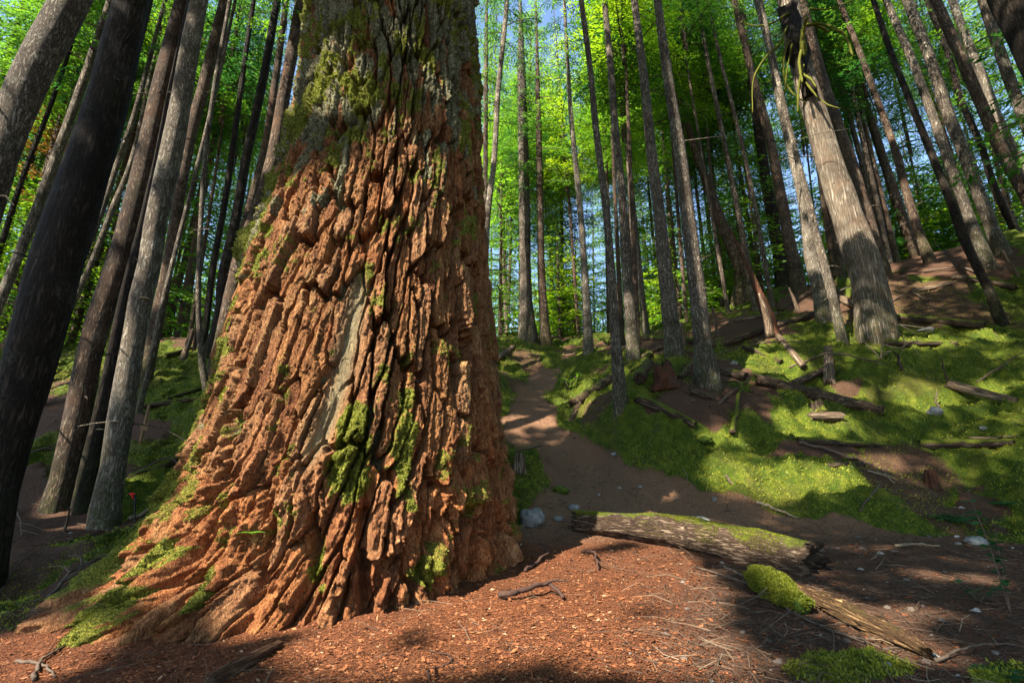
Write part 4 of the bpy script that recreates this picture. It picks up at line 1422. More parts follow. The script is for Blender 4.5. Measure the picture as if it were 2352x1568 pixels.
STICKS = [
    ("dark bent root lying in the red needles before the giant fir", [(1142, 1378), (1200, 1372, .02), (1262, 1362, .05), (1302, 1380)], 8, M_DKBRANCH, 1, "surface_root", "root"),
    ("short dark twig standing in the red needles right of the giant fir", [(1205, 1312), (1235, 1292), (1262, 1268, .06)], 5, M_DKBRANCH, 2, "branch", "branch"),
    ("pair of thin roots arching from the soil below the big log", [(1340, 1268), (1362, 1284, .03), (1372, 1312)], 4, M_DKBRANCH, 1, "surface_root", "root"),
    ("long pale twig running from big log to lower right", [(1600, 1308), (1760, 1372, .03), (1870, 1440), (1990, 1482)], 2.6, M_BRANCH, 3, "branch", "branch"),
    ("straight bare twig parallel to the mossy block", [(1655, 1300), (1740, 1345), (1850, 1400, .02)], 2.8, M_PALEBR, 1, "branch", "branch"),
    ("grey stick lying below the tan rotten log", [(1880, 1445), (1960, 1470), (2060, 1500)], 4, M_BRANCH, 2, "branch", "branch"),
    ("curled dark rootlet in the foreground needles", [(985, 1565), (990, 1535), (1030, 1525), (1038, 1508), (985, 1496)], 3.2, M_DKBRANCH, 0, "surface_root", "root"),
    ("pale root snaking across the bottom left corner", [(40, 1520), (95, 1528), (130, 1560)], 4, M_BRANCH, 0, "surface_root", "root"),
    ("thin root curving up from the bottom left corner to the giant fir", [(70, 1568), (110, 1510), (160, 1480)], 5, M_BRANCH, 0, "surface_root", "root"),
    ("long dark branch across the lit moss slope", [(1837, 1024), (1920, 1050, .04), (2005, 1082)], 4.5, M_BRANCH, 2, "branch", "branch"),
    ("pale stick pointing right on the lower moss slope", [(1997, 1096), (2030, 1104, .03), (2059, 1118)], 3.2, M_PALEBR, 0, "branch", "branch"),
    ("curved dark stick lying at the lower edge of the moss", [(2024, 1118, .05), (2018, 1140, .02), (1973, 1172)], 3, M_BRANCH, 0, "branch", "branch"),
    ("thin branch reaching in from the right edge over the moss", [(2239, 870), (2300, 858, .1), (2352, 845, .2)], 2.4, M_BRANCH, 2, "branch", "branch"),
    ("dark stub standing upright in the moss near the dead twigs", [(2072, 868), (2068, 850, .15), (2066, 866, .38)], 3.6, M_DKBRANCH, 0, "branch", "branch"),
    ("thin upright dead stem in the moss left of the weathered brown log", [(2180, 886), (2178, 886, .2), (2174, 884, .5)], 2.4, M_DKBRANCH, 0, "branch", "branch"),
    ("forked hooked twig above the pale rock in the moss", [(2160, 935), (2150, 925, .12), (2158, 915, .28)], 2.2, M_BRANCH, 1, "branch", "branch"),
    ("stick crossing the lit slope below the red snag", [(1640, 820), (1700, 800, .05), (1790, 806, .1), (1850, 790)], 2.4, M_BRANCH, 3, "branch", "branch"),
    ("long twig sloping from the log pile to the lit moss", [(1810, 826), (1920, 832, .06), (2030, 862)], 2.6, M_BRANCH, 3, "branch", "branch"),
    ("pale stick beside the giant fir on the dark left slope", [(300, 1192), (340, 1180, .04), (386, 1186)], 4.5, M_PALEBR, 0, "branch", "branch"),
    ("arched twig over the thick dark log on the left slope", [(300, 1092), (380, 1070, .15), (440, 1085)], 2.4, M_BRANCH, 2, "branch", "branch"),
    ("tangled dead branch at the far left below the black trunk", [(0, 1130), (60, 1090, .3), (120, 1050, .2), (170, 1020)], 3, M_BRANCH, 4, "branch", "branch"),
    ("pale bent twig low in the dark at the left edge", [(0, 1180), (30, 1200, .1), (50, 1235)], 3.6, M_BRANCH, 2, "branch", "branch"),
    ("long dead branch reaching toward the giant root at left", [(100, 1400), (180, 1330, .1), (290, 1270)], 5, M_BRANCH, 4, "branch", "branch"),
    ("scrubby dead twig in front of the brown trunk foot", [(0, 1330), (70, 1290, .1), (140, 1290)], 3, M_BRANCH, 4, "branch", "branch"),
    ("dead stick on the brown litter beside the knotted trunk", [(1650, 930), (1690, 905, .08), (1712, 880)], 3, M_BRANCH, 2, "branch", "branch"),
    ("mossy dead limb leaning below the knotted trunk", [(1680, 985), (1700, 940, .18), (1722, 900, .2)], 7, M_LOGM, 1, "branch", "branch"),
    ("short stick on the moss edge right of the path", [(1668, 1088, .1), (1680, 1102, .05), (1692, 1118)], 3, M_BRANCH, 1, "branch", "branch"),
    ("pale stick on the dirt left of the bright moss", [(1740, 1152), (1790, 1154, .02), (1830, 1160)], 4, M_PALEBR, 0, "branch", "branch"),
    ("broken branch on the crest between the cedar and the thin lit trunk", [(2050, 690), (2090, 678, .1), (2130, 690)], 2.4, M_BRANCH, 3, "branch", "branch"),
    ("bare branch on the brown crest at the right", [(2120, 628), (2200, 622, .08), (2280, 640)], 2.6, M_BRANCH, 3, "branch", "branch"),
    ("thin branch lying in the shade at the right edge", [(2235, 1035), (2300, 1030, .05), (2352, 1040)], 3, M_BRANCH, 2, "branch", "branch"),
    ("grey stick across the dirt at the right", [(2060, 1258), (2100, 1262, .02), (2160, 1262)], 3.4, M_PALEBR, 0, "branch", "branch"),
    ("grey stick near the lower right pale stones", [(2150, 1520), (2230, 1500, .03), (2320, 1480)], 4, M_BRANCH, 2, "branch", "branch"),
]
for i, (lab, pts, rp, mt, fk, nm, ct) in enumerate(STICKS):
    stick(lab, pts, rp, mt, nm, ct, fork=fk, seed=i + 1)

# dead curved twigs (one dry sprig arching over the moss)
b0 = G(2024, 850)
mb = MB()
rr = np.random.default_rng(5)
s_ = pxm(1, b0)
for pts in [[(0, 0), (10, 40), (30, 70), (60, 84), (100, 82), (140, 74)], [(0, 0), (-20, 30), (-35, 50), (-60, 45)], [(30, 70), (55, 60), (60, 30), (50, 5)], [(10, 40), (40, 25), (75, 35), (90, 5), (95, -20)], [(60, 84), (90, 60), (100, 40)], [(0, 0), (25, 20), (55, -5), (70, -25)]]:
    q = np.array([[x * s_, rr.normal(0, 6) * s_, y * s_] for x, y in pts]) + b0
    mb.add(*tube(resample(q, 18), np.linspace(1.6, .5, 18) * s_, 6))
tag(link("dead_sprig", mb.mesh("dead_sprig", M_PALEBR, True, b0), None, b0), "dry pale sprig of curved twigs arching over the sunlit moss", "branch")


def stump(label, px, py, wpx, hpx, mat, lean=0.0, name="stump", cat="stump", jagged=.5, seed=0, taper=.8, ns=22, flare=1.2):
    b = G(px, py)
    r = pxm(wpx, b) / 2
    h = pxm(hpx, b)
    n = 22
    t = np.linspace(-.15, 1, n)
    P = b[None] + np.c_[lean * h * t, np.zeros(n), h * t]
    R = r * (1 + (flare - 1) * np.exp(-np.maximum(t, 0) * 5)) * np.interp(t, [0, 1], [1, taper])
    V, Q, T = tube(P, R, ns, .75, 7, seed, True, .25)
    g = np.random.default_rng(seed)
    top = slice((n - 1) * ns, n * ns)
    jit = g.uniform(-1, .6, ns) * jagged * r * 2
    for k in range(5):
        V[(n - 1 - k) * ns:(n - k) * ns, 2] += jit * (1 - k / 5)
    V[-1, 2] -= r * .8
    mb = MB()
    mb.add(V, Q, T)
    o = link(name, mb.mesh("stump", mat, True, b), None, b)
    tag(o, label, cat)
    return o


stump("red rotten stump splintered at the top between the fallen logs", 1528, 884, 44, 56, M_REDWOOD, -.12, seed=1, jagged=.45)
stump("small grey sawn stump left of the path beside the giant fir", 1192, 1088, 22, 40, M_DRYWOOD, .03, seed=2, jagged=.05)
stump("dark red brown rotted stump on the lower right moss slope", 2142, 1116, 24, 40, M_REDWOOD, .02, seed=3, jagged=.3)
stump("pale pointed stake of a broken sapling left of the sunlit pair", 1834, 714, 9, 56, M_DRYWOOD, -.25, name="broken_stem", cat="broken stem", seed=4, taper=.4, ns=10)
stump("low crumbling stump under the short log on the lit slope", 1895, 905, 34, 26, M_REDWOOD, .0, seed=5, jagged=.6)
stump("leaning pale broken stem on the left ridge", 424, 814, 13, 66, M_DRYWOOD, .16, name="broken_stem", cat="broken stem", seed=6, taper=.7, ns=10)
stump("tall thin dark dead pole on the left ridge", 446, 806, 7, 136, M_DKBRANCH, -.08, name="broken_stem", cat="broken stem", seed=7, taper=.7, ns=9)
stump("short dead stake in front of the brown trunk on the left", 148, 1222, 6, 52, M_DRYWOOD, .01, name="broken_stem", cat="broken stem", seed=8, taper=.8, ns=8)
stump("pale thin broken stem between the smooth grey and knotted trunks", 1572, 800, 11, 56, M_DRYWOOD, -.05, name="broken_stem", cat="broken stem", seed=9, taper=.8, ns=9)
stump("short pale broken stem below the plain slim trunk", 1650, 772, 8, 70, M_DRYWOOD, -.1, name="broken_stem", cat="broken stem", seed=10, taper=.6, ns=9)
stump("thin pale dead stem in shade at the upper right crest", 2332, 622, 9, 60, M_DRYWOOD, -.3, name="broken_stem", cat="broken stem", seed=11, taper=.5, ns=9)
stump("mossy stump under the long round log", 1880, 950, 26, 24, M_LOGM, 0, seed=12, jagged=.3)

# leaning red snag: splintered red foot that thins to a pale pole
b = G(1778, 770)
s_ = pxm(1, b)
P = resample(np.array([[2, 0, -12], [0, 0, 0], [-12, 0, 60], [-24, 0, 112], [-36, 0, 158], [-54, 0, 215], [-72, 0, 268]]) * s_ + b, 34)
R = np.interp(np.linspace(0, 1, 34), [0, .1, .3, .5, .7, 1], [15, 12, 10, 6, 3.5, 2]) * s_
V, Q, T = tube(P, R, 18, .6, 5, 8, True, .3)
mb = MB()
mb.add(V, Q, T)
root = tag(link("snag", mb.mesh("snag", M_REDWOOD, True, b), None, b), "leaning splintered red snag thinning to a pole on the hillside", "dead tree")
P2 = resample(np.array([[-14, -6, -6], [-16, -9, 40], [-26, -8, 100]]) * s_ + b, 12)
mb = MB()
mb.add(*tube(P2, np.linspace(11, 3, 12) * s_, 10, .4, 6, 3))
link("pale_bark", mb.mesh("snag_bark", M_DRYWOOD, True, b), root)

# plank on the small sawn stump
p = G(1192, 1088)
s_ = pxm(1, p)
q0, q1 = p + np.array([-8, 0, 44]) * s_, p + np.array([52, 3, 58]) * s_
mb = MB()
V, Q, T = tube(resample(np.array([q0, q1]), 8), np.full(8, 6 * s_), 8, .2, 5, 1)
c = V.mean(0)
V[:, 2] = (V[:, 2] - (q0[2] + (V[:, 0] - q0[0]) / (q1[0] - q0[0]) * (q1[2] - q0[2]))) * .45 + (q0[2] + (V[:, 0] - q0[0]) / (q1[0] - q0[0]) * (q1[2] - q0[2]))
mb.add(V, Q, T)
tag(link("plank", mb.mesh("plank", M_DRYWOOD, False, p), None, p), "weathered plank resting on the small sawn stump by the path", "plank")


def rock(label, px, py, wpx, hpx, mat, seed=0, group=None, flat=.8):
    b = G(px, py)
    r = pxm(wpx, b)
    h = pxm(hpx, b)
    nu, nv = 26, 16
    th = np.linspace(0, 2 * math.pi, nu, endpoint=False)
    ph = np.linspace(.02, math.pi - .02, nv)
    TH, PHI = np.meshgrid(th, ph)
    d = np.stack([np.sin(PHI) * np.cos(TH), np.sin(PHI) * np.sin(TH), np.cos(PHI)], -1)
    n = fbm3(d[..., 0] * 1.4 + seed * 5, d[..., 1] * 1.4, d[..., 2] * 1.4, seed)
    n = n + .25 * np.floor(n * 5) / 5
    k = (1 + .35 * n)[..., None]
    V = (d * k * np.array([r, r * .8, h])).reshape(-1, 3)
    i = np.arange(nv - 1)[:, None] * nu
    j = np.arange(nu)[None]
    jn = (j + 1) % nu
    Q = np.stack(np.broadcast_arrays(i + j, i + nu + j, i + nu + jn, i + jn), -1).reshape(-1, 4)
    V = np.concatenate([V, [[0, 0, h * (1 + .35 * n[0].mean())]], [[0, 0, -h]]])
    T = np.concatenate([np.stack([np.full(nu, nu * nv), np.arange(nu), (np.arange(nu) + 1) % nu], -1), np.stack([(nv - 1) * nu + (np.arange(nu) + 1) % nu, (nv - 1) * nu + np.arange(nu), np.full(nu, nu * nv + 1)], -1)])
    me = mesh_np("rock", V, Q, mat, True, None, T)
    o = link("rock", me, None, (b[0], b[1], b[2] + h * .35))
    o.rotation_euler = (0, 0, seed)
    tag(o, label, "rock", group)


rock("rounded grey boulder touching the right root of the giant fir", 1224, 1188, 34, 26, M_ROCK, 1)
rock("pale rock peeping over the top of the big log", 1605, 1196, 27, 16, M_PALEROCK, 2)
rock("small round stone right of the grey boulder", 1316, 1160, 13, 9, M_ROCK, 3)
rock("flat white rock on the dirt at the right", 2242, 1246, 26, 11, M_PALEROCK, 4)
rock("pale blue grey rock in the moss below the hooked twig", 2146, 944, 14, 11, M_PALEROCK, 5)
rock("small white stone at the lower right below the tan log", 2148, 1508, 12, 9, M_PALEROCK, 6)
rock("small white stone in a sun patch on the path", 1412, 1046, 9, 5, M_PALEROCK, 7)
rock("white pebble on the bottom right moss patch", 2040, 1530, 8, 6, M_PALEROCK, 8)
rock("pale stone half hidden in the litter above the long round log", 1686, 836, 8, 5, M_PALEROCK, 9)
rock("mossy clod on the dirt bank above the grey boulder", 1288, 1118, 22, 12, M_BOULDM, 10)
rock("lichen pale stone at the foot of the old cedar", 2126, 762, 18, 8, M_PALEROCK, 11)
rock("stone between the grey boulder and the big log", 1282, 1182, 12, 7, M_ROCK, 12)
rock("white stone beyond the pale rock in the moss", 2262, 1002, 8, 5, M_PALEROCK, 13)
rock("round pebble on the path edge left of the bright moss", 1640, 1140, 8, 5, M_ROCK, 14)
rock("mossy hump at the foot of the mossy log by the spotted trunk", 1616, 992, 20, 12, M_BOULDM, 15)

# ------------------------------------------------------------------ bracket fungi, board, pole on the left trunks
PT, RT = TREE_AXES["pale bark trunk lit along its left side with bracket fungus"]


def fungus(label, px, py, wpx, axes):
    P, R = axes
    d = ray(px, py)
    i = np.argmin(np.linalg.norm(np.cross(P, d / np.linalg.norm(d)), axis=1))
    c, r = P[i], R[i]
    b = d * (np.linalg.norm(c[:2]) - r * .95) / np.linalg.norm(d[:2])
    w = pxm(wpx, b)
    th = np.linspace(0, 2 * math.pi, 16, endpoint=False)
    out = np.array([b[0] - c[0], b[1] - c[1], 0])
    out /= np.linalg.norm(out)
    sd = np.array([-out[1], out[0], 0])
    mb = MB()
    rings = [(.15, .30), (.6, .24), (.95, .06), (1, -.02), (.8, -.10), (.15, -.16)]
    V = []
    for s, z in rings:
        V.append(b + (np.cos(th)[:, None] * sd + np.sin(th)[:, None] * out * .8) * w * s + np.array([0, 0, z * w]))
    V = np.concatenate(V)
    i = np.arange(len(rings) - 1)[:, None] * 16
    j = np.arange(16)[None]
    jn = (j + 1) % 16
    Q = np.stack(np.broadcast_arrays(i + j, i + 16 + j, i + 16 + jn, i + jn), -1).reshape(-1, 4)
    mb.add(V, Q)
    tag(link("bracket_fungus", mb.mesh("fungus", M_FUNGUS, True, b), None, b), label, "fungus")


fungus("flat bracket fungus high on the pale lit trunk", 333, 686, 12, (PT, RT))
fungus("bracket fungus low on the left side of the pale lit trunk", 262, 968, 11, (PT, RT))
PN, RN = TREE_AXES["narrow shaded trunk squeezed between the brown trunk and the pale lit trunk"]
fungus("small pale bracket fungus on the narrow shaded trunk", 230, 986, 8, (PN, RN))


def box(mb, c, half, rot=0.0, bev=.15):
    hx, hy, hz = half
    b = min(half) * bev
    ring = np.array([[-hx + b, -hy], [hx - b, -hy], [hx, -hy + b], [hx, hy - b], [hx - b, hy], [-hx + b, hy], [-hx, hy - b], [-hx, -hy + b]])
    lv = [(-hz, .94), (-hz + b, 1), (hz - b, 1), (hz, .94)]
    V = np.concatenate([np.c_[ring * s, np.full(8, z)] for z, s in lv])
    cr, sr = math.cos(rot), math.sin(rot)
    V = np.c_[V[:, 0] * cr + V[:, 2] * sr, V[:, 1], -V[:, 0] * sr + V[:, 2] * cr] + np.asarray(c)
    i = np.arange(3)[:, None] * 8
    j = np.arange(8)[None]
    jn = (j + 1) % 8
    Q = np.stack(np.broadcast_arrays(i + j, i + jn, i + 8 + jn, i + 8 + j), -1).reshape(-1, 4)
    Q = np.concatenate([Q, [[3, 2, 1, 0], [7, 4, 3, 0], [7, 6, 5, 4], [24, 25, 26, 27], [24, 27, 28, 31], [28, 29, 30, 31]]])
    mb.add(V, Q)


p = G(326, 1030)
s_ = pxm(1, p)
root = bpy.data.objects.new("wooden_sign", None)
COL.objects.link(root)
root.location = p
tag(root, "small blank brown board on a thin post right of the pale lit trunk", "sign")
mb = MB()
box(mb, (-6 * s_, .01, 40 * s_), (2.6 * s_, 2 * s_, 50 * s_), .06)
link("post", mb.mesh("sign_post", M_BOARD, False), root)
mb = MB()
box(mb, (0, -.03, 38 * s_), (9 * s_, 1.4 * s_, 8 * s_), -.03)
link("board", mb.mesh("sign_board", M_BOARD, False), root)

p = G(316, 1204)
s_ = pxm(1, p)
root = bpy.data.objects.new("walking_pole", None)
COL.objects.link(root)
root.location = p
tag(root, "thin black walking pole with red strap leaning beside the pale lit trunk", "pole")
mb = MB()
mb.add(*tube(resample(np.array([[0, 0, 0], [-9, 0, 52], [-18, 0, 104]]) * s_, 8), np.array([.8, 1.4, 1.5, 1.6, 1.7, 1.8, 2.2, 2.2]) * s_, 8))
mb.add(*tube(np.array([[-7.5, 0, 42], [-8.5, 0, 50]]) * s_, [3.2 * s_, 2.2 * s_], 8))
link("shaft", mb.mesh("pole_shaft", M_BLACK), root)
mb = MB()
mb.add(*tube(resample(np.array([[-18, -1, 106], [-22, -3, 108], [-29, -3, 107], [-23, -3, 104], [-20, -2, 96]]) * s_, 14), np.full(14, 2.0 * s_), 6))
link("strap", mb.mesh("pole_strap", M_RED), root)

# ------------------------------------------------------------------ mossy dead branches hanging on the cedar
CT = TREES[[t[0] for t in TREES].index("old cedar with peeling sunlit bark and mossy dead branches")]
P, R = TREE_AXES[CT[0]]
croot = [o for o in COL.objects if o.get("label") == CT[0]][0]
nrm = np.array([P[1][0], P[1][1], 0])
nrm /= np.linalg.norm(nrm)
dist = P[1] @ nrm - .55
MB_L = [([(1850, 55), (1880, 60), (1905, 75)], 6), ([(1850, 120), (1848, 60), (1880, 55), (1930, 72), (1960, 130)], 5), ([(1846, 130), (1842, 90), (1848, 60), (1852, 40)], 7), ([(1844, 150), (1835, 200), (1832, 260)], 4.5), ([(1850, 190), (1900, 240), (1930, 250)], 3), ([(1808, 60), (1790, 100), (1760, 130), (1735, 170), (1728, 260)], 3),
        ([(1812, 90), (1800, 140), (1805, 190), (1826, 220), (1850, 235)], 3.2), ([(1812, 30), (1780, 50), (1740, 60), (1700, 50)], 3), ([(1840, 170), (1860, 180), (1875, 200)], 4), ([(1820, 100), (1808, 160), (1802, 210), (1795, 240)], 2.6), ([(1860, 20), (1900, 22), (1960, 0)], 2.8), ([(1845, 100), (1836, 140), (1843, 190)], 5.5)]
for i, (pts, w) in enumerate(MB_L):
    q = []
    for j, (x, y) in enumerate(pts):
        d = ray(x, y)
        q.append(d * ((dist - .12 * j * ((i % 3) - .6)) / (d @ nrm)))
    q = resample(np.array(q), 20)
    mb = MB()
    rad = np.linspace(w, w * .5, 20) / 2 / F * dist * 1.5
    mb.add(*tube(q, rad, 8, .9, 60, i))
    link("mossy_branch", mb.mesh("mossy_branch", M_MOSSBR, True, croot.location), croot)
# dark hollow collar where the cedar lost its side trunk
q = np.array([at(1812, 20, 1), at(1835, 130, 1), at(1862, 220, 1)])
q = np.array([v * ((dist + .25) / (v @ nrm)) for v in q])
mb = MB()
mb.add(*tube(resample(q, 18), np.interp(np.linspace(0, 1, 18), [0, .5, 1], [.24, .22, .13]), 14, .9, 6, 4))
link("torn_bark", mb.mesh("torn_bark", M_DARK, True, croot.location), croot)


# ------------------------------------------------------------------ small plants
def plant(label, px, py, hpx, mat, nstem, leafpx, spread, name="shrub", cat="shrub", seed=0, density=12, stemmat=M_BRANCH, group=None):
    b = G(px, py)
    s = pxm(1, b)
    r = np.random.default_rng(seed)
    root = bpy.data.objects.new(name, None)
    COL.objects.link(root)
    root.location = b
    tag(root, label, cat, group)
    st = MB()
    C, D, N = [], [], []
    for i in range(nstem):
        az = r.uniform(0, 6.28)
        L = hpx * s * r.uniform(.55, 1)
        f = np.array([math.cos(az) * spread, math.sin(az) * spread, 1])
        q = resample(np.array([[0, 0, 0], f * L * .5 + [0, 0, .05 * L], np.array([f[0] * 1.2, f[1] * 1.2, f[2] * .92]) * L]), 12)
        st.add(*tube(q, np.linspace(1.6, .6, 12) * s, 5))
        for j in range(density):
            t = r.integers(3, 12)
            a2 = r.uniform(0, 6.28)
            C.append(q[t])
            D.append([math.cos(a2), math.sin(a2), r.uniform(-.3, .4)])
            N.append(r.normal(0, .4, 3) + [0, 0, 1])
    link("stem", st.mesh("stem", stemmat), root)
    V, Q = leaves(np.array(C), np.array(D), np.array(N), leafpx * s * r.uniform(.6, 1.2, len(C)), leafpx * s * .5)
    link("foliage", mesh_np("foliage", V, Q, mat, False, dict(tint=np.repeat(r.uniform(0, 1, len(C)), 4))), root)


def fern(label, px, py, lpx, nfr, mat, seed=0, base=None, name="fern", flat=.4):
    b = G(px, py) if base is None else base
    s = pxm(1, b)
    r = np.random.default_rng(seed)
    C, D, N, L, = [], [], [], []
    st = MB()
    for i in range(nfr):
        az = i * 6.283 / nfr + r.normal(0, .3)
        f = np.array([math.cos(az), math.sin(az), 0])
        sd = np.array([-f[1], f[0], 0])
        ln = lpx * s * r.uniform(.7, 1.1)
        t = np.linspace(0, 1, 16)
        q = f[None] * (t * ln)[:, None] + np.c_[np.zeros(16), np.zeros(16), (flat * t * 1.4 - flat * 1.3 * t ** 2) * ln]
        st.add(*tube(q, np.linspace(.9, .3, 16) * s, 4, caps=False))
        for k in range(2, 16):
            for sg in (-1, 1):
                C.append(q[k])
                D.append(sd * sg + f * .35 + [0, 0, r.normal(-.1, .12)])
                N.append(np.array([0, 0, 1]) + r.normal(0, .25, 3))
                L.append(ln * .30 * (1 - (t[k] - .1)) + .004)
    root = bpy.data.objects.new(name, None)
    COL.objects.link(root)
    root.location = b
    tag(root, label, "fern")
    link("stem", st.mesh("frond_stem", mat), root)
    V, Q = leaves(np.array(C), np.array(D), np.array(N), np.array(L), np.array(L) * .34)
    link("foliage", mesh_np("fronds", V, Q, mat, False, dict(tint=np.repeat(r.uniform(0, 1, len(C)), 4))), root)


plant("small bright leafy shrub on the mossy edge of the path", 1305, 880, 52, M_SHRUB, 9, 9, .55, seed=1)
plant("low bright green shrub where the path reaches the ridge", 1395, 790, 26, M_SHRUB, 8, 8, .8, seed=2)
plant("tall dark sapling with drooping leaves at the right edge", 2325, 1420, 360, M_DKFERN, 3, 22, .10, "sapling", "sapling", 3, 26)
plant("low dark leafy plant among stones at the lower right edge", 2250, 1385, 60, M_DKFERN, 6, 16, 1.0, "seedling", "plant", 4, 8)
plant("small bright seedling on the left ridge near the kinked sapling", 515, 800, 24, M_SHRUB, 5, 7, .7, "seedling", "plant", 5)
fern("dark green fern spreading on the shaded moss at the right edge", 2190, 1190, 80, 9, M_DKFERN, 1)
fern("dark fern clump at the bottom right corner", 2300, 1545, 75, 8, M_DKFERN, 2)
fern("second dark fern uphill of the flat white rock", 2300, 1160, 60, 8, M_DKFERN, 3)
bt = trunk_hit(585, 1222)
fern("tiny bright fern sprig growing from the bark near the base of the giant fir", 0, 0, 34, 5, M_SHRUB, 4, bt + np.array([0, -.02, 0]), flat=.25)

# ------------------------------------------------------------------ canopy behind the camera: added unseen trees, leaves cut away to aim the dapples
e1 = np.cross([0, 0, 1.0], S)
e1 /= np.linalg.norm(e1)
e2 = np.cross(S, e1)
CELL = .07
NG = 900
lit = np.zeros((NG, NG), bool)


def sun_ij(P):
    return ((P @ e1) / CELL + NG / 2).astype(int), ((P @ e2) / CELL + NG / 2).astype(int)


def mark(P, rad):
    i, j = sun_ij(P[None])
    k = int(round(rad / CELL))
    for a in range(-k, k + 1):
        for b in range(-k, k + 1):
            if a * a + b * b <= k * k + .5:
                ii, jj = i[0] + a, j[0] + b
                if 0 <= ii < NG and 0 <= jj < NG:
                    lit[ii, jj] = True


# (x, y, rx, ry, strength) on the giant trunk
LT = [(800, 760, 280, 330, .80), (700, 1080, 260, 230, .86), (900, 1200, 260, 190, .97), (1010, 960, 90, 180, .9), (990, 500, 70, 90, .8), (590, 600, 40, 90, .9), (520, 1150, 110, 130, .36), (330, 1300, 60, 130, .38), (680, 1370, 120, 60, .85), (430, 1330, 60, 60, .3)]
# on the ground
LG = [(1200, 1270, 110, 50, .95), (1130, 1400, 240, 110, .75), (880, 1490, 200, 60, .6), (1330, 1450, 130, 90, .55), (90, 1510, 120, 60, .5), (1300, 1075, 45, 13, .9), (1420, 1043, 50, 14, .7), (1210, 962, 70, 12, .7), (1200, 985, 60, 8, .5), (1240, 915, 50, 12, .6), (1280, 850, 40, 16, .7),
      (1230, 1100, 30, 25, .6), (1750, 1100, 110, 34, .97), (1660, 1085, 40, 30, .8), (1900, 1105, 60, 25, .8), (1840, 972, 110, 22, .85), (2120, 905, 60, 24, .95), (1385, 935, 60, 30, .9), (1490, 985, 70, 28, .8), (1340, 885, 40, 30, .8), (1660, 1000, 70, 14, .6),
      (1720, 785, 90, 26, .9), (1640, 700, 70, 16, .7), (1770, 830, 80, 20, .8), (1950, 900, 50, 20, .5), (1190, 850, 50, 20, .8), (1215, 805, 40, 12, .7), (2080, 790, 120, 14, .6), (2130, 655, 110, 14, .5), (1880, 700, 70, 20, .8), (2000, 1060, 60, 18, .45), (2240, 770, 90, 16, .35),
      (1450, 1370, 190, 90, .55), (1560, 1490, 180, 60, .48), (1500, 1300, 100, 30, .55), (1950, 1250, 120, 18, .35), (2150, 1320, 120, 30, .3), (1500, 1130, 60, 14, .45), (1350, 1140, 60, 20, .5), (2230, 880, 70, 14, .5), (1560, 950, 70, 20, .45), (2200, 620, 120, 18, .45), (1830, 690, 60, 18, .65),
      (1450, 1200, 95, 25, .95), (1640, 1215, 70, 18, .5), (2010, 1420, 130, 35, .42), (1600, 1170, 60, 12, .4), (430, 795, 50, 14, .6), (420, 840, 60, 12, .35), (1545, 870, 60, 18, .5), (1560, 790, 80, 16, .5)]
for L, on_trunk in ((LT, True), (LG, False)):
    for cx, cy, rx, ry, st in L:
        n = max(14, int(rx * ry * (.055 if on_trunk else .10)))
        a = rng.uniform(0, 2 * math.pi, n)
        q = np.sqrt(rng.uniform(0, 1, n))
        for k in range(n):
            x, y = cx + rx * q[k] * math.cos(a[k]), cy + ry * q[k] * math.sin(a[k])
            nz = float(noise2(np.array(x / 38.), np.array(y / 38.), 77)) * .5 + .5
            if nz > st * 1.25 - .35 * q[k]:
                continue
            P = trunk_hit(x, y) if on_trunk else ground_hit(x, y, 30, 120)
            if P is not None:
                mark(P, .15 if on_trunk else .075)
LTREE = [("old cedar with peeling sunlit bark and mossy dead branches", 2.0, 6.5, .7), ("brightly sunlit white trunk of the close pair", .5, 7, .75), ("pale bark trunk lit along its left side with bracket fungus", 1.6, 6, .6), ("smooth grey trunk with a mossy foot behind the red stump", 1, 6, .5),
         ("trunk with sunlit foot second right of the path", 0, 1.2, .9), ("thick trunk striped with light and shade on the right crest", 1, 6, .5), ("pale spotted trunk near the top of the right edge", 1, 7, .5), ("knotted brown grey trunk with flared mossy base beside the fallen logs", 1, 7, .35)]
for t in TREES:
    if t[1] != "dark" and t[0] not in [q[0] for q in LTREE]:
        LTREE.append((t[0], .3, 9, .54))
for lab, z0, z1, dens in LTREE:
    P, R = TREE_AXES[lab]
    h = P[:, 2] - P[1, 2]
    for z in np.arange(z0, z1, .12):
        if noise2(np.array(z * 1.1), np.array(R[1] * 90), 78) * .5 + .5 < dens:
            c = np.array([np.interp(z, h, P[:, a]) for a in range(3)])
            rr = float(np.interp(z, h, R))
            for w in (-.8, 0, .8):
                mark(c + e1 * rr * w, .17)
for i in range(len(P_big)):
    t = i / (len(P_big) - 1)
    dens = .95 if .05 < t < .5 else (.5 if .5 <= t < .85 else .1)
    for w in np.linspace(-1, 1, 9):
        if rng.uniform() < dens and noise2(np.array(t * 9), np.array(w * 2.0), 5) > -.55:
            mark(P_big[i] + e1 * R_big[i] * w * .9 + S * R_big[i] * .6, .08)

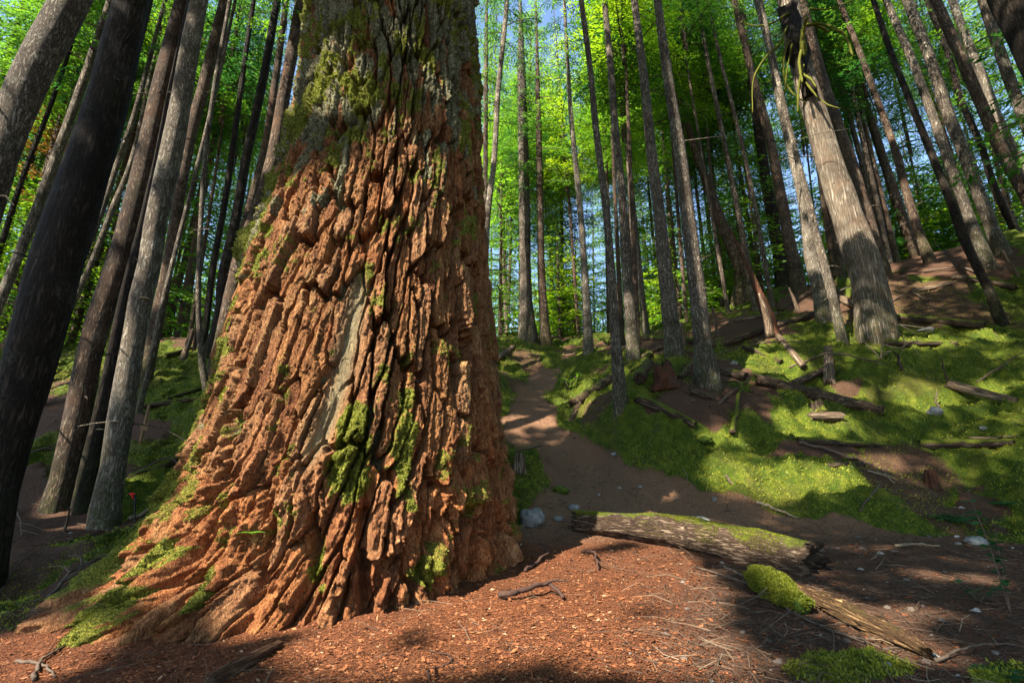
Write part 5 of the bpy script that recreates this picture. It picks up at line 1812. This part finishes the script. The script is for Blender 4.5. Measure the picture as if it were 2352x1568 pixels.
for i in range(len(P_tan)):
    for w in np.linspace(-1, 1, 5):
        if noise2(np.array(i * .12), np.array(w * 1.5 + 40), 6) > -.15:
            mark(P_tan[i] + e1 * R_tan[i] * w * .9 + S * R_tan[i] * .4, .07)
SHADE = [(-6.0, -7.0), (-12.5, 0.0), (-2.0, -10.0), (-9.0, -10.0), (-4.6, -5.4), (1.5, -5.0)]
nsp = 8200
gx = rng.uniform(-9, 15, nsp)
gy = rng.uniform(.5, 17, nsp)
gx[:1500] = rng.uniform(-9.5, -2.6, 1500)
gy[:1500] = rng.uniform(2, 12, 1500)
gzz = base_z(gx, gy)
up = rng.uniform(11, 18, nsp)
Pn = np.c_[gx, gy, gzz] + S[None] * (up / S[2])[:, None]
tz_ = rng.uniform(2.7, 6.0, 900)
tp_ = rng.uniform(-1.3, .8, 900)
tc_, tr_ = trunk_r(tp_, tz_)
Pn = np.concatenate([Pn, np.c_[tc_ + np.sin(tp_) * tr_, TY - np.cos(tp_) * tr_, tz_] + S[None] * (rng.uniform(9, 14, 900) / S[2])[:, None]])
# extra cover so that the left side and the sky above stay dark
pxx, pyy, dpp = project(Pn)
inframe = (dpp > .3) & (pxx > -60) & (pxx < 2412) & (pyy > -30) & (pyy < 1700)
Pn = Pn[~inframe]
print("sprays", len(Pn), "dropped in frame", inframe.sum())
own = np.argmin(np.stack([np.hypot(Pn[:, 0] - a, Pn[:, 1] - b) for a, b in SHADE]), 0)
for t, (tx, ty) in enumerate(SHADE):
    C = Pn[own == t]
    gz = float(base_z(tx, ty))
    root = bpy.data.objects.new("conifer_tree", None)  # added tree out of view, its crown shaped for the shadows
    COL.objects.link(root)
    root.location = (tx, ty, gz)
    tag(root, "unseen conifer added behind the viewpoint, crown carved to shape sun and shade on the clearing", "tree", "added shade conifers at the back")
    n = 30
    zz = np.linspace(-.4, 20, n)
    Pt = np.c_[tx + .1 * np.sin(zz * .3), ty + .1 * np.cos(zz * .25), gz + zz]
    link("trunk", trunk_mesh("shade_trunk", Pt, np.linspace(.24, .04, n), M_BROWN, (tx, ty, gz), 12, 6, 500 + t), root)
    if len(C) == 0:
        continue
    out = C - np.array([tx, ty, 0])
    out[:, 2] = 0
    out /= np.linalg.norm(out, axis=1)[:, None] + 1e-6
    m = 21
    off = rng.uniform(-.5, .5, (len(C), m))
    side = np.stack([-out[:, 1], out[:, 0], np.zeros(len(C))], -1)
    Bp = C[:, None] + out[:, None] * off[..., None] * 1.3 + side[:, None] * rng.uniform(-.45, .45, (len(C), m, 1)) + rng.normal(0, .07, (len(C), m, 3))
    Dr = out[:, None] + side[:, None] * rng.normal(0, .8, (len(C), m, 1)) + rng.normal(0, .25, (len(C), m, 3))
    Bp, Dr = Bp.reshape(-1, 3), Dr.reshape(-1, 3)
    Dr /= np.linalg.norm(Dr, axis=1)[:, None]
    ln = rng.uniform(.14, .28, len(Bp))
    mid = Bp + Dr * (ln * .5)[:, None]
    keep = np.ones(len(Bp), bool)
    for fr in (0.05, .5, .95):
        i, j = sun_ij(Bp + Dr * (ln * fr)[:, None])
        ok = (i >= 0) & (i < NG) & (j >= 0) & (j < NG)
        keep &= ~(ok & lit[np.clip(i, 0, NG - 1), np.clip(j, 0, NG - 1)])
    Bp, Dr, ln = Bp[keep], Dr[keep], ln[keep]
    N = rng.normal(0, .5, Bp.shape)
    N[:, 2] += 1
    V, Q = leaves(Bp, Dr, N, ln, ln * .6)
    mb = MB()
    sel = rng.choice(len(C), min(60, len(C)), replace=False)
    for q in sel:
        p0 = np.array([tx, ty, C[q, 2] - .6])
        i, j = sun_ij(np.linspace(p0, C[q], 12))
        if lit[np.clip(i, 0, NG - 1), np.clip(j, 0, NG - 1)].sum() > 1:
            continue
        mb.add(*tube([p0, .5 * (p0 + C[q]) + [0, 0, .2], C[q]], [.04, .025, .008], 5, caps=False)[:2])
    if mb.n:
        wv, wq = np.concatenate(mb.v), np.concatenate(mb.q)
    else:
        wv, wq = np.zeros((0, 3)), np.zeros((0, 4), int)
    VV = np.concatenate([V, wv]) - np.array([tx, ty, gz])
    QQ = np.concatenate([Q, wq + len(V)])
    tint = np.concatenate([np.repeat(rng.uniform(0, .6, len(Q)), 4), np.full(len(wv), .2)])
    link("crown", mesh_np("shade_crown", VV, QQ, [M_LEAF, M_BRANCH], False, dict(tint=tint), None, np.r_[np.zeros(len(Q)), np.ones(len(wq))]), root)

# ------------------------------------------------------------------ litter, moss tufts, pebbles, twigs (uncountable)
def scatter(n, rmax, fn, amin=-52, amax=52, rmin=1.7):
    a = np.radians(rng.uniform(amin, amax, n))
    r = np.exp(rng.uniform(math.log(rmin), math.log(rmax), n))
    x, y = np.sin(a) * r, np.cos(a) * r
    z = base_z(x, y)
    ms, rd, pt = masks(x, y, z)
    keep = rng.uniform(0, 1, n) < fn(ms, rd, pt)
    x, y = x[keep], y[keep]
    z = ground_z(x, y)
    P = np.c_[x, y, z]
    cx, r_ = trunk_r(np.arctan2(x - np.interp(z, _tz, _tc), TY - y), z)
    ok = np.hypot(x - cx, y - TY) > r_ - .03
    return P[ok], ms[keep][ok], rd[keep][ok], pt[keep][ok]


def mat_tint(name, stops):
    m, nt, b = new_mat(name)
    k = NT(nt)
    k.l(k.ramp(k.attr("tint"), stops), b.inputs["Base Color"])
    return m


M_CHIP = mat_tint("bark_litter", [(0, (.03, .012, .006)), (.35, (.14, .045, .018)), (.65, (.24, .085, .032)), (.92, (.31, .135, .058)), (1, (.38, .24, .14))])
P, ms, rd, pt = scatter(170000, 10, lambda m, r, p: np.clip(.55 + r, 0, 1) * (1 - m) * (1 - .45 * p))
n = len(P)
big = rng.uniform(0, 1, n) ** 6
ln = .004 + .036 * big + .0026 * P[:, 1]
D = np.c_[rng.normal(0, 1, (n, 2)), rng.normal(0, .12, n)]
N = np.c_[rng.normal(0, .35, (n, 2)), np.ones(n)]
V, Q = leaves(P + [0, 0, .004], D, N, ln, ln * rng.uniform(.15, .6, n))
o = link("bark_litter", mesh_np("bark_litter", V, Q, M_CHIP, False, dict(tint=np.repeat(np.clip(rng.normal(.5, .24, n) + .22 * rd - .22, 0, 1), 4))))
tag(o, "red brown bark chips and needles strewn over the soil", "litter", kind="stuff")

P, ms, rd, pt = scatter(620000, 17, lambda m, r, p: np.clip(m * 1.2 - .15, 0, 1), rmin=2.2)
n = len(P)
ln = rng.uniform(.010, .032, n) * (.6 + P[:, 1] * .13)
D = np.c_[rng.normal(0, .7, (n, 2)), rng.uniform(.4, 1.2, n)]
V, Q = leaves(P - [0, 0, .005], D, rng.normal(0, 1, (n, 3)), ln, ln * .38)
tn = fbm2(P[:, 0] * 1.6, P[:, 1] * 1.6, 4, 90) * .75 + .40
o = link("moss_carpet", mesh_np("moss_carpet", V, Q, M_MOSSTUFT, False, dict(tint=np.repeat(np.clip(tn + rng.normal(0, .20, n), 0, 1), 4))))
tag(o, "short yellow green moss covering the slope", "moss", kind="stuff")

M_PEB = mat_tint("pebbles", [(0, (.07, .055, .045)), (.6, (.13, .10, .08)), (.9, (.21, .18, .15)), (1, (.33, .30, .27))])
P, ms, rd, pt = scatter(4200, 13, lambda m, r, p: (1 - m) * (1 - r) ** 2 * (.35 + .6 * p), rmin=2.4)
n = len(P)
oc = np.array([[1, 0, 0], [.6, .7, .1], [-.1, 1, 0], [-.8, .6, .05], [-1, 0, 0], [-.6, -.7, 0], [.1, -1, .1], [.8, -.6, 0], [.1, .05, .7], [.45, .4, .5], [-.4, .45, .5], [-.45, -.4, .52], [.4, -.45, .48]])
s_ = (.006 + .03 * rng.uniform(0, 1, n) ** 4)[:, None, None] * (.7 + P[:, 1] * .06)[:, None, None]
a = rng.uniform(0, 6.28, n)
ca, sa = np.cos(a)[:, None], np.sin(a)[:, None]
rot = np.stack([oc[None, :, 0] * ca - oc[None, :, 1] * sa, oc[None, :, 0] * sa + oc[None, :, 1] * ca, np.broadcast_to(oc[None, :, 2], (n, 13))], -1)
V = (P[:, None] + rot * s_ * rng.uniform(.7, 1.3, (n, 13, 1))).reshape(-1, 3)
q = np.array([[0, 1, 9, 9], [1, 2, 10, 9], [2, 3, 10, 10], [3, 4, 11, 10], [4, 5, 11, 11], [5, 6, 12, 11], [6, 7, 12, 12], [7, 0, 9, 12]])
tq = np.array([[0, 1, 9], [2, 3, 10], [4, 5, 11], [6, 7, 12], [9, 10, 8], [10, 11, 8], [11, 12, 8], [12, 9, 8]])
qq = np.array([[1, 2, 10, 9], [3, 4, 11, 10], [5, 6, 12, 11], [7, 0, 9, 12]])
base = (np.arange(n) * 13)[:, None, None]
o = link("pebbles", mesh_np("pebbles", V, (qq[None] + base).reshape(-1, 4), M_PEB, False, dict(tint=np.repeat(rng.uniform(0, 1, n), 13)), (tq[None] + base).reshape(-1, 3)))
tag(o, "small stones scattered over the path and bare soil", "pebbles", kind="stuff")

M_TWIG = mat_tint("twig_litter", [(0, (.025, .016, .011)), (.6, (.085, .055, .036)), (.9, (.14, .095, .06)), (1, (.21, .15, .10))])
P, ms, rd, pt = scatter(9000, 17, lambda m, r, p: np.clip((1 - m) * .9 + .22, 0, 1) * (1 - .6 * p) * (1 - .9 * r), rmin=2.4)
n = len(P)
L = rng.uniform(.05, .34, n) * (.5 + P[:, 1] * .1)
az = rng.uniform(0, 6.28, n)
D = np.c_[np.cos(az), np.sin(az)]
E = P[:, :2] + D * L[:, None]
ez = ground_z(E[:, 0], E[:, 1])
mid = P[:, :2] + D * (L * .5)[:, None] + np.c_[-D[:, 1], D[:, 0]] * (L * rng.normal(0, .12, n))[:, None]
mz = .5 * (P[:, 2] + ez) + rng.uniform(0, .05, n) * L * 3
rad = rng.uniform(.0012, .0040, n) * (.6 + P[:, 1] * .1)
pts = np.stack([P, np.c_[mid, mz], np.c_[E, ez + rng.uniform(0, .04, n)]], 1)
side = np.c_[-D[:, 1], D[:, 0], np.zeros(n)]
V = []
for k in range(3):
    rr_ = rad * (1 - .3 * k)
    c = pts[:, k] + np.c_[np.zeros((n, 2)), rad]
    V += [c + side * rr_[:, None], c + np.c_[np.zeros((n, 2)), rr_ * 1.2], c - side * rr_[:, None]]
V = np.stack(V, 1).reshape(-1, 3)
b9 = (np.arange(n) * 9)[:, None, None]
qq = np.array([[0, 1, 4, 3], [1, 2, 5, 4], [2, 0, 3, 5], [3, 4, 7, 6], [4, 5, 8, 7], [5, 3, 6, 8]])
o = link("twig_litter", mesh_np("twig_litter", V, (qq[None] + b9).reshape(-1, 4), M_TWIG, False, dict(tint=np.repeat(rng.uniform(0, 1, n), 9))))
tag(o, "thin fallen twigs littering the forest floor", "twigs", kind="stuff")
print("done")
